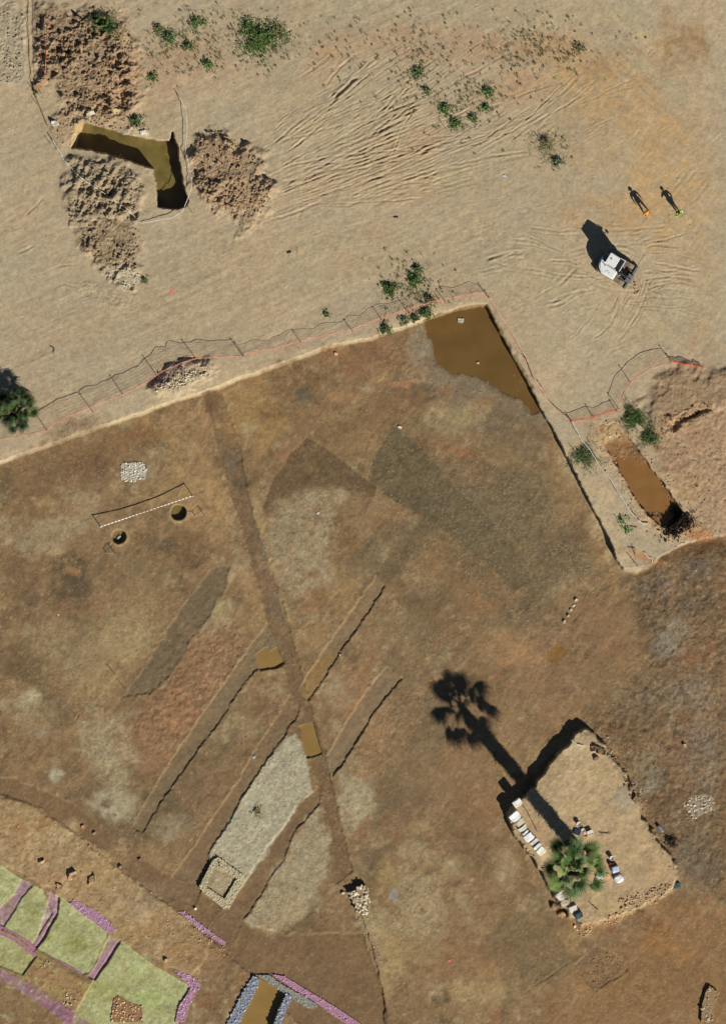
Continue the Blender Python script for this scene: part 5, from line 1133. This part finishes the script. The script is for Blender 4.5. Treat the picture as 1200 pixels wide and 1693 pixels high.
# survey paint marks are colour on soil (tiny), buckets and bags -----------------------
M_white = mat_basic('white_plastic', alb(240,238,232), .45, .04, 4)
M_red = mat_basic('red_plastic', alb(206,60,44), .45, .06, 4)
M_blue = mat_basic('blue_plastic', alb(52,74,110), .5, .1, 4)
M_dark = mat_basic('dark_inside', alb(60,58,56), .7, .1, 4)
def bucket(u, v, r, h, mat, label, group=None, name='bucket'):
    t_ = thing(name, P3(u, v), label, 'bucket', group)
    bm = bmesh.new(); seg = 24; prof = [(0, .01), (r*.78, .0), (r*1.0, h), (r*1.08, h), (r*1.08, h-.03), (r*1.03, h-.03)]
    prof = [(r*.02, 0), (r*.78, 0), (r*.98, h-.03), (r*1.07, h-.03), (r*1.07, h), (r*.93, h), (r*.74, .03), (r*.02, .03)]
    prev = None
    for (rr, z) in prof:
        ring = [bm.verts.new((rr*math.cos(2*math.pi*k/seg), rr*math.sin(2*math.pi*k/seg), z)) for k in range(seg)]
        if prev:
            for k in range(seg): bm.faces.new((prev[k], prev[(k+1) % seg], ring[(k+1) % seg], ring[k]))
        prev = ring
    bobj('pail', bm, mat, t_, True)
    bm = bmesh.new(); tube_bm(bm, [(r*1.05*math.cos(a), r*.35*math.sin(a)+.02, h+r*.35*math.sin(a)) for a in [math.pi*i/10 for i in range(11)]], .008, 5); bobj('handle', bm, M_dark, t_)
    bm = bmesh.new(); bmesh.ops.create_circle(bm, cap_ends=True, segments=20, radius=r*.86, matrix=Matrix.Translation((0, 0, h*.72))); bobj('contents', bm, mat_basic('bucket_fill', alb(206,196,180), .9, .3, 30, bump=.6), t_)
    return t_
bucket(956.5,1362.5,.17,.36,M_white,'white bucket just outside the palm trunk shadow, northernmost')
bucket(963.5,1373,.15,.30,M_white,'small white bucket next to the red bucket')
bucket(967.5,1378.5,.18,.26,M_red,'red bucket between the white crate and the small white bucket')
def crate(u, v, L, W, Hh, ang, mat, label, cat='crate', name='crate', fill=None):
    t_ = thing(name, P3(u, v), label, cat, None, math.radians(ang))
    bm = bmesh.new(); th = .025
    def bx(x0, x1, y0, y1, z0, z1):
        r_ = bmesh.ops.create_cube(bm, size=1, matrix=Matrix.Translation(((x0+x1)/2, (y0+y1)/2, (z0+z1)/2))@Matrix.Diagonal((x1-x0, y1-y0, z1-z0, 1)))
    bx(-L/2, L/2, -W/2, -W/2+th, 0, Hh); bx(-L/2, L/2, W/2-th, W/2, 0, Hh); bx(-L/2, -L/2+th, -W/2+th, W/2-th, 0, Hh); bx(L/2-th, L/2, -W/2+th, W/2-th, 0, Hh); bx(-L/2+th, L/2-th, -W/2+th, W/2-th, 0, .03)
    bobj('box', bm, mat, t_)
    bm = bmesh.new()
    for s_ in (-1, 1):
        r_ = bmesh.ops.create_cube(bm, size=1, matrix=Matrix.Translation((s_*(L/2+.015), 0, Hh-.05))@Matrix.Diagonal((.03, W*.5, .04, 1)))
    bobj('handles', bm, mat, t_)
    bm = bmesh.new(); bmesh.ops.create_grid(bm, x_segments=8, y_segments=8, size=.5, matrix=Matrix.Translation((0, 0, Hh*.85))@Matrix.Diagonal((L-2*th, W-2*th, 1, 1)))
    for q in bm.verts: q.co.z += random.uniform(-.02, .03)
    bobj('contents', bm, fill or mat_basic('crate_fill', alb(226,218,198), .9, .2, 12, bump=.5), t_)
    return t_
crate(975,1377,.42,.34,.34,25,M_white,'cream crate right of the red bucket')
crate(953.5,1376,.46,.38,.22,-20,M_blue,'dark blue crate by the edge of the palm trunk shadow','crate','crate',mat_basic('blue_fill', alb(44,60,90), .8, .3, 12))
# sacks and white things right of the palm
def sack(u, v, L, W, Hh, ang, mat, label, seed, cat='sack', name='sack', lift=0):
    from mathutils import noise as mn
    bm = bmesh.new(); bmesh.ops.create_cube(bm, size=1); bmesh.ops.subdivide_edges(bm, edges=bm.edges[:], cuts=7, use_grid_fill=True)
    for q in bm.verts:
        c = q.co*2; k = 1/max(1e-6, (abs(c.x)**4+abs(c.y)**4+abs(c.z)**3)**.25); c = c*k*.5
        c = Vector((c.x*L, c.y*W, c.z*Hh)); q.co = c+mn.noise_vector(c*4+Vector((seed, 0, 0)))*.05+mn.noise_vector(c*12+Vector((seed, 0, 0)))*.02
    o = bobj(name, bm, mat, None, True); x, y = PX(u, v); o.location = (x, y, hz(u, v)+Hh*.42+lift); o.rotation_euler = (0, 0, math.radians(ang)); return tag(o, label, cat)
M_sack = mat_basic('white_sack', alb(232,232,230), .8, .06, 5, bump=.4)
M_sackb = mat_basic('bluish_sack', alb(186,196,216), .7, .12, 5, bump=.4)
sack(1022.5,1453,.68,.58,.42,30,M_sack,'white square sack with a dark spot, right of the palm',1)
sack(1016.5,1437,.56,.52,.50,15,M_sackb,'bluish white sack behind the white square sack',2)
sack(990,1450,.50,.34,.22,10,M_sack,'white sack half under the right side of the palm',3)
sack(1002,1449,.50,.42,.10,0,mat_basic('beige_cloth', alb(212,170,128), .9, .1, 5, bump=.3),'tan cloth between the palm and the white sacks',4,'cloth','cloth')
bucket(1011,1419,.17,.40,M_white,'white bucket standing alone north of the white sacks')
M_maroon = mat_basic('maroon_bag', alb(84,40,32), .8, .2, 8, bump=.4)
sack(1010,1427.5,.5,.26,.28,0,M_maroon,'dark maroon bag between the lone bucket and the sacks',5,'bag','bag')
M_teal = mat_basic('teal_tarp', alb(56,82,84), .55, .3, 7, bump=.8)
sack(956,1513,.62,.56,.50,20,M_teal,'dark teal tarp bundle at the south corner of the raised block',6,'tarp bundle','tarp_bundle')
sack(1117,1464,.60,.50,.36,0,M_teal,'dark teal tarp bundle at the east corner of the raised block',7,'tarp bundle','tarp_bundle')
M_bw = mat_basic('blue_white_bag', alb(120,136,150), .6, .55, 12, bump=.6)
sack(1091,1370,.62,.26,.34,-50,M_bw,'blue and white plastic bag on the eastern foot of the raised block',8,'bag','bag')
sack(1007,722,.18,.14,.1,0,M_sack,'tiny white scrap at the head of the eastern trench',9,'scrap','scrap')
sack(197,889,.36,.20,.12,40,mat_basic('pale_scrap', alb(150,176,160), .6, .3, 10),'pale green scrap inside the lower left well',10,'scrap','scrap')
# survey paint
def paintmark(u, v, label, r=.13):
    bm = bmesh.new(); n_ = 14; rd = random.Random(int(u)); z = max(hz(u+a, v+b) for a in (-2, 0, 2) for b in (-2, 0, 2))+.012
    vv_ = [bm.verts.new((r*(1+rd.uniform(-.4, .4))*math.cos(2*math.pi*k/n_), r*(1+rd.uniform(-.4, .4))*math.sin(2*math.pi*k/n_), 0)) for k in range(n_)]
    top = bm.faces.new(vv_); e = bmesh.ops.extrude_face_region(bm, geom=[top]); bmesh.ops.translate(bm, vec=(0, 0, .006), verts=[g_ for g_ in e['geom'] if isinstance(g_, bmesh.types.BMVert)])
    o = bobj('spray_mark', bm, mat_basic('pink_paint', alb(246,116,116), .8, .1, 8), None); x, y = PX(u, v); o.location = (x, y, z); tag(o, label, 'paint mark')
paintmark(285,482,'pink spray mark on the sandy terrace'); paintmark(743,1589,'pink spray mark on the southern dig floor', .11)

# ------------------------------------------------------------------ excavator
HD = math.atan2(-.52, .855)
ex = thing('mini_excavator', (*PX(1009,439), hz(1009,439)), 'white mini excavator with its arm folded, facing away from its shadow', 'excavator', None, HD)
M_exw = mat_basic('machine_white', alb(232,234,230), .35, .05, 3, spec=.5)
M_exg = mat_basic('machine_grey', alb(112,114,112), .6, .25, 6)
M_exd = mat_basic('machine_black', alb(40,40,42), .5, .2, 5)
M_glass = mat_basic('dark_glass', alb(36,48,54), .08, .1, 2, spec=.6)
M_track = mat_basic('rubber_track', alb(136,122,102), .9, .35, 14, bump=.6)
M_mud = mat_basic('muddy_steel', alb(134,118,98), .8, .35, 9, bump=.5)
def boxp(name, x0, x1, y0, y1, z0, z1, mat, parent, bev=.03, seg=2):
    bm = bmesh.new(); bmesh.ops.create_cube(bm, size=1, matrix=Matrix.Translation(((x0+x1)/2, (y0+y1)/2, (z0+z1)/2))@Matrix.Diagonal((x1-x0, y1-y0, z1-z0, 1)))
    if bev: bmesh.ops.bevel(bm, geom=bm.edges[:], offset=bev, segments=seg, affect='EDGES')
    return bobj(name, bm, mat, parent)
def prism(name, outline, z0, z1, mat, parent, bev=.03):
    bm = bmesh.new(); a = [bm.verts.new((x, y, z0)) for x, y in outline]; f_ = bm.faces.new(a); e = bmesh.ops.extrude_face_region(bm, geom=[f_])
    bmesh.ops.translate(bm, vec=(0, 0, z1-z0), verts=[g_ for g_ in e['geom'] if isinstance(g_, bmesh.types.BMVert)]); bmesh.ops.recalc_face_normals(bm, faces=bm.faces[:])
    if bev:
        ed = [e_ for e_ in bm.edges if all(abs(v.co.z-z1) < 1e-5 for v in e_.verts)]; bmesh.ops.bevel(bm, geom=ed, offset=bev, segments=3, affect='EDGES')
    return bobj(name, bm, mat, parent)
# x forward, y left
for sy in (-1, 1):
    yc = sy*.74+.02; bm = bmesh.new(); prof = []
    for i in range(9): a = math.pi/2+math.pi*i/8; prof.append((-.62+.28*math.cos(a), .29+.28*math.sin(a)))
    for i in range(9): a = -math.pi/2+math.pi*i/8; prof.append((1.28+.28*math.cos(a), .29+.28*math.sin(a)))
    A = [bm.verts.new((x, yc-.17, z)) for x, z in prof]; B_ = [bm.verts.new((x, yc+.17, z)) for x, z in prof]; n_ = len(prof)
    for i in range(n_): bm.faces.new((A[i], A[(i+1) % n_], B_[(i+1) % n_], B_[i]))
    bm.faces.new(A[::-1]); bm.faces.new(B_)
    for i in range(34):   # grousers
        t_ = i/34
        L1 = 1.9
        x = -.62+L1*(t_*2) if t_ < .5 else -.62+L1*(2-t_*2); z = .575 if t_ < .5 else .005
        bmesh.ops.create_cube(bm, size=1, matrix=Matrix.Translation((x, yc, z))@Matrix.Diagonal((.045, .35, .035, 1)))
    bmesh.ops.recalc_face_normals(bm, faces=bm.faces[:]); tr = bobj('track', bm, M_track, ex)
    bm = bmesh.new()
    for x in (-.62, -.2, .2, .6, .95, 1.28):
        bmesh.ops.create_cone(bm, cap_ends=True, segments=16, radius1=.2 if x in (-.62, 1.28) else .1, radius2=.2 if x in (-.62, 1.28) else .1, depth=.38, matrix=Matrix.Translation((x, yc, .29 if x in (-.62, 1.28) else .13))@Matrix.Rotation(math.pi/2, 4, 'X'))
    bobj('rollers', bm, M_mud, tr)
boxp('undercarriage', -.3, 1.0, -.55, .58, .25, .55, M_mud, ex)
outl = [(.72,-.88),(-.35,-.88)]+[( .02+.92*math.cos(a), .0+.9*math.sin(a)) for a in [math.radians(q) for q in range(245, 114, -12)]]+[(-.30,.88),(.72,.88)]
prism('body', outl, .62, 1.18, M_exg, ex, .05)
hood = [(.70,-.86),(-.35,-.86)]+[( .02+.90*math.cos(a), .88*math.sin(a)) for a in [math.radians(q) for q in range(245, 159, -9)]]+[(-.70,.20),(-.30,-.06),(.72,-.08)]
prism('engine_hood', hood, 1.183, 1.42, M_exw, ex, .09)
prism('counterweight', [(.02+.96*math.cos(a), .92*math.sin(a)) for a in [math.radians(q) for q in range(245, 114, -10)]], .66, 1.0, M_exw, ex, .04)
cab = prism('cab', [(-.62,.0),(-.72,.32),(-.60,.62),(-.45,.84),(.62,.84),(.66,.0)], 1.183, 2.30, M_glass, ex, .04)
for (x, y) in [(-.60,.05),(-.50,.80),(.60,.80),(.62,.05),(.1,.82)]: boxp('pillar', x-.04, x+.04, y-.04, y+.04, 1.19, 2.35, M_exd, cab, .01, 1)
boxp('cab_roof', -.52, .36, -.03, .86, 2.34, 2.43, M_exw, ex, .05, 3)
boxp('skylight', .36, .78, -.03, .86, 2.32, 2.40, M_exd, ex, .03, 2)
rf = boxp('roof_frame', .74, .80, -.06, .89, 2.33, 2.43, M_exw, ex, .01, 1)
boxp('roof_edge', .36, .80, .84, .89, 2.405, 2.44, M_exw, ex, .01, 1); boxp('roof_beacon', -.30, -.16, .42, .52, 2.43, 2.50, mat_basic('beacon', alb(120,70,56), .4, .1, 4), ex, .03, 2)
boxp('mirror', .70, .80, .98, 1.10, 1.9, 2.12, M_exd, ex, .02); boxp('mirror_arm', .66, .72, .84, .99, 1.98, 2.01, M_exd, ex, 0)
for (x, y) in [(.0,-.45),(.15,-.52),(-.1,-.55)]: boxp('vent', x-.05, x+.05, y-.02, y+.02, 1.415, 1.432, M_exg, ex, 0)
bm = bmesh.new(); tube_bm(bm, [(-.35,-.2,1.4),(-.35,-.2,1.62),(-.42,-.2,1.68)], .035, 8); bobj('exhaust', bm, M_exd, ex)
def link(name, pts, wy, th, mat, y=-.12):
    bm = bmesh.new()
    prev = None
    for i, (x, z) in enumerate(pts):
        t_ = th[i]; a = pts[max(i-1, 0)]; b = pts[min(i+1, len(pts)-1)]; dx, dz = b[0]-a[0], b[1]-a[1]; l = math.hypot(dx, dz); nx, nz = -dz/l*t_, dx/l*t_
        ring = [bm.verts.new((x+nx, y-wy, z+nz)), bm.verts.new((x+nx, y+wy, z+nz)), bm.verts.new((x-nx, y+wy, z-nz)), bm.verts.new((x-nx, y-wy, z-nz))]
        if prev:
            for k in range(4): bm.faces.new((prev[k], prev[(k+1) % 4], ring[(k+1) % 4], ring[k]))
        else: bm.faces.new(ring)
        prev = ring
    bm.faces.new(prev[::-1]); bmesh.ops.recalc_face_normals(bm, faces=bm.faces[:]); return bobj(name, bm, mat, ex)
boxp('swing_bracket', .70, .98, -.30, .06, .62, 1.12, M_exg, ex)
link('boom', [(.85,.95),(.95,1.5),(1.15,2.0),(1.50,2.2),(1.72,2.0)], .10, [.12,.15,.17,.14,.10], M_exg)
link('arm', [(1.72,2.15),(1.70,1.6),(1.66,1.1),(1.62,.85)], .085, [.12,.12,.10,.08], M_exg)
bm = bmesh.new(); tube_bm(bm, [(1.0,.05-.12,1.05),(1.25,.05-.12,1.9)], [.05,.03], 8); tube_bm(bm, [(1.3,-.12,2.35),(1.78,-.12,2.28)], .045, 8); tube_bm(bm, [(1.85,-.12,2.0),(1.8,-.12,1.2)], .04, 8); bobj('hydraulic_ram', bm, M_exd, ex)
bm = bmesh.new(); tube_bm(bm, [(.75,.0,1.2),(.9,-.02,1.7),(1.2,-.02,2.25),(1.5,.0,2.35)], .02, 5); tube_bm(bm, [(.75,-.25,1.2),(.95,-.26,1.8),(1.3,-.25,2.3),(1.6,-.24,2.2)], .02, 5); bobj('hoses', bm, M_exd, ex)
bm = bmesh.new(); pr = [(1.50,.85),(1.86,.86),(1.95,.55),(1.80,.25),(1.50,.18),(1.32,.30)]
A = [bm.verts.new((x, -.44, z)) for x, z in pr]; B_ = [bm.verts.new((x, .22, z)) for x, z in pr]
for i in range(1, len(pr)-1): bm.faces.new((A[i], A[i+1], B_[i+1], B_[i]))
bm.faces.new((A[0], A[1], B_[1], B_[0])); bm.faces.new(A[::-1]); bm.faces.new(B_); bk = bobj('bucket', bm, M_exg, ex)
bm = bmesh.new()
for k in range(4): bmesh.ops.create_cone(bm, cap_ends=True, segments=4, radius1=.04, radius2=.01, depth=.14, matrix=Matrix.Translation((1.27, -.38+k*.18, .27))@Matrix.Rotation(-math.pi/2, 4, 'Y'))
bobj('teeth', bm, M_mud, bk)
bl_ = prism('dozer_blade', [(1.70,-.98),(1.86,-.98),(1.86,.98),(1.70,.98),(1.66,0)], .04, .42, M_exg, ex, .02)
boxp('blade_arm', 1.0, 1.70, .38, .50, .22, .34, M_mud, ex); boxp('blade_arm', 1.0, 1.70, -.50, -.38, .22, .34, M_mud, ex)
boxp('headlamp', .92, 1.0, -.34, -.22, 1.12, 1.22, M_white, ex, .02)
clods('earth_clods', [(1040,470),(1052,462),(1060,475),(1050,488)], 70, .06, .22, (190,156,116), 'loose clods in front of the excavator', .15)

# ------------------------------------------------------------------ people
def skin(name, J, E, mat, parent=None, lev=1):
    me = bpy.data.meshes.new(name); ks = list(J); me.from_pydata([J[k][0] for k in ks], [(ks.index(a), ks.index(b)) for a, b in E], []); me.update()
    o = bpy.data.objects.new(name, me); COL.objects.link(o); me.materials.append(mat)
    sk = o.modifiers.new('skin', 'SKIN'); sk.use_smooth_shade = True
    for i, k in enumerate(ks):
        r_ = J[k][1]; me.skin_vertices[0].data[i].radius = r_ if isinstance(r_, tuple) else (r_, r_); me.skin_vertices[0].data[i].use_root = (i == 0)
    ss = o.modifiers.new('sub', 'SUBSURF'); ss.levels = lev; ss.render_levels = lev
    if parent: o.parent = parent
    return o
M_skin = mat_basic('skin', alb(196,140,110), .6, .05, 8)
def person(u, v, rz, label, jacket, trousers, hat=None, hair=None, stance=.16, raise_arm=False):
    root = thing('person', (*PX(u, v), hz(u, v)-.015), label, 'person', None, rz)
    s_ = stance
    J = {'pel': ((0,0,.95),.12), 'wst': ((0,0,1.12),(.12,.10)), 'chest': ((0,.01,1.32),(.15,.11)), 'nb': ((0,0,1.47),.06), 'neck': ((0,.015,1.54),.05), 'h1': ((0,.03,1.61),(.072,.085)), 'h2': ((0,.03,1.70),(.078,.095)), 'h3': ((0,.02,1.77),(.05,.06))}
    E = [('pel','wst'),('wst','chest'),('chest','nb'),('nb','neck'),('neck','h1'),('h1','h2'),('h2','h3')]
    hands = {}
    for s in (-1, 1):
        t_ = 'L' if s < 0 else 'R'
        J['hip'+t_] = ((s*.10,0,.88),.095); J['kn'+t_] = ((s*(s_*.65+.03),.02,.50),.058); J['an'+t_] = ((s*(s_+.02),-.01,.10),.042); J['to'+t_] = ((s*(s_+.05),.16,.035),.035)
        E += [('pel','hip'+t_),('hip'+t_,'kn'+t_),('kn'+t_,'an'+t_),('an'+t_,'to'+t_)]
        J['sh'+t_] = ((s*.20,0,1.43),.058)
        if raise_arm and s > 0: el, wr, d_ = (.36,.10,1.30), (.16,.20,1.58), Vector((-.15,.02,.9))
        elif raise_arm: el, wr, d_ = (-.30,.03,1.16), (-.22,.22,1.02), Vector((.35,.8,-.1))
        else: el, wr, d_ = (s*.29,-.02,1.15), (s*.30,.09,.91), Vector((0,.25,-1))
        J['el'+t_] = (el,.043); J['wr'+t_] = (wr,.028); E += [('chest','sh'+t_),('sh'+t_,'el'+t_),('el'+t_,'wr'+t_)]
        d_.normalize(); side = d_.cross(Vector((s,0,0))); side = side.normalized() if side.length > .2 else Vector((0,1,0))
        nrm = side.cross(d_)
        w_ = Vector(wr); pm = w_+d_*.06; J['pm'+t_] = (pm[:], (.036,.018)); E.append(('wr'+t_,'pm'+t_))
        for f_, (off, ln) in enumerate([(-.030,.066),(-.010,.078),(.010,.073),(.030,.056)]):
            b0 = pm+side*off+d_*.035; b1 = b0+d_*ln*.5+nrm*.008; b2 = b1+d_*ln*.42+nrm*.02
            for nm, q, r_ in (('a',b0,.0095),('b',b1,.0088),('c',b2,.0075)): J[f'f{t_}{f_}{nm}'] = (q[:], r_)
            E += [('pm'+t_, f'f{t_}{f_}a'),(f'f{t_}{f_}a', f'f{t_}{f_}b'),(f'f{t_}{f_}b', f'f{t_}{f_}c')]
        b0 = w_+d_*.03-side*.035; b1 = b0+d_*.035-side*.018; b2 = b1+d_*.025
        for nm, q, r_ in (('a',b0,.011),('b',b1,.010),('c',b2,.009)): J[f't{t_}{nm}'] = (q[:], r_)
        E += [('pm'+t_, f't{t_}a'),(f't{t_}a', f't{t_}b'),(f't{t_}b', f't{t_}c')]
    skin('body', J, E, M_skin, root)
    q = {k: (J[k][0], (J[k][1][0]*1.12+.012, J[k][1][1]*1.12+.02) if isinstance(J[k][1], tuple) else J[k][1]*1.12+.014) for k in ('pel','wst','chest','nb','shL','shR','elL','elR')}
    for t_ in 'LR':
        a, b = Vector(J['el'+t_][0]), Vector(J['wr'+t_][0]); q['cf'+t_] = ((a+(b-a)*.9)[:], .040)
    skin('jacket', q, [('pel','wst'),('wst','chest'),('chest','nb'),('chest','shL'),('chest','shR'),('shL','elL'),('shR','elR'),('elL','cfL'),('elR','cfR')], jacket, root)
    q = {k: (J[k][0], J[k][1]*1.1+.014 if not isinstance(J[k][1], tuple) else J[k][1]) for k in ('pel','hipL','hipR','knL','knR')}
    q['pel'] = ((0,0,.97), .135)
    for t_ in 'LR': q['an'+t_] = ((J['an'+t_][0][0], J['an'+t_][0][1], .14), .06)
    skin('trousers', q, [('pel','hipL'),('pel','hipR'),('hipL','knL'),('hipR','knR'),('knL','anL'),('knR','anR')], trousers, root)
    for t_ in 'LR':
        a = J['an'+t_][0]; c = J['to'+t_][0]
        skin('boot', {'a': ((a[0],a[1],.13),.052), 'b': ((a[0],a[1]-.02,.055),.052), 'c': ((c[0],c[1]+.02,.05),(.045,.04))}, [('a','b'),('b','c')], mat_basic('boot', alb(52,42,36), .8, .2, 9), root)
    if hat:
        bm = bmesh.new(); bmesh.ops.create_uvsphere(bm, u_segments=20, v_segments=12, radius=.13)
        for w in bm.verts: w.co.z = max(w.co.z, -.01)*1.0; w.co.y *= 1.15
        ring = bmesh.ops.create_circle(bm, cap_ends=True, segments=20, radius=.142)
        bmesh.ops.translate(bm, vec=(0, .02, .0), verts=ring['verts']); bmesh.ops.translate(bm, vec=(0, .03, 1.72), verts=bm.verts[:]); bobj('helmet', bm, hat, root, True)
    if hair:
        bm = bmesh.new(); bmesh.ops.create_uvsphere(bm, u_segments=18, v_segments=12, radius=.115)
        for w in bm.verts:
            w.co.y *= 1.12
            if w.co.y > .03 and w.co.z < .03: w.co.z = .03
            w.co += Vector((random.uniform(-.005, .005), random.uniform(-.005, .005), random.uniform(-.005, .005)))
        bmesh.ops.translate(bm, vec=(0, .01, 1.72), verts=bm.verts[:]); bobj('hair', bm, hair, root, True)
    bm = bmesh.new(); bmesh.ops.create_cone(bm, cap_ends=True, segments=6, radius1=.018, radius2=.006, depth=.05, matrix=Matrix.Translation((0,.127,1.655))); bobj('nose', bm, M_skin, root, True)
    for s in (-1, 1):
        bm = bmesh.new(); bmesh.ops.create_uvsphere(bm, u_segments=8, v_segments=6, radius=.013, matrix=Matrix.Translation((s*.032,.112,1.69))); bobj('eye', bm, M_dark, root, True)
        bm = bmesh.new(); bmesh.ops.create_uvsphere(bm, u_segments=8, v_segments=6, radius=.03, matrix=Matrix.Translation((s*.088,.03,1.67))@Matrix.Diagonal((.35,.7,1,1))); bobj('ear', bm, M_skin, root, True)
    bm = bmesh.new(); bmesh.ops.create_cube(bm, size=1, matrix=Matrix.Translation((0,.115,1.615))@Matrix.Diagonal((.05,.012,.012,1))); bobj('mouth', bm, M_maroon, root)
    return root
M_orj = mat_basic('orange_jacket', alb(250,132,48), .7, .1, 8); M_lime = mat_basic('lime_vest', alb(178,224,60), .7, .08, 8)
M_navy = mat_basic('navy_trousers', alb(48,48,62), .85, .15, 8); M_yel = mat_basic('orange_yellow_helmet', alb(250,172,60), .4, .05, 5); M_hair = mat_basic('black_hair', alb(40,36,34), .8, .2, 20)
person(1068,351,math.radians(-145),'person in an orange jacket and orange yellow helmet standing with legs apart',M_orj,M_navy,hat=M_yel,stance=.17)
person(1121,351,math.radians(-150),'person with dark hair in a lime green vest with one arm raised',M_lime,M_navy,hair=M_hair,stance=.07,raise_arm=True)
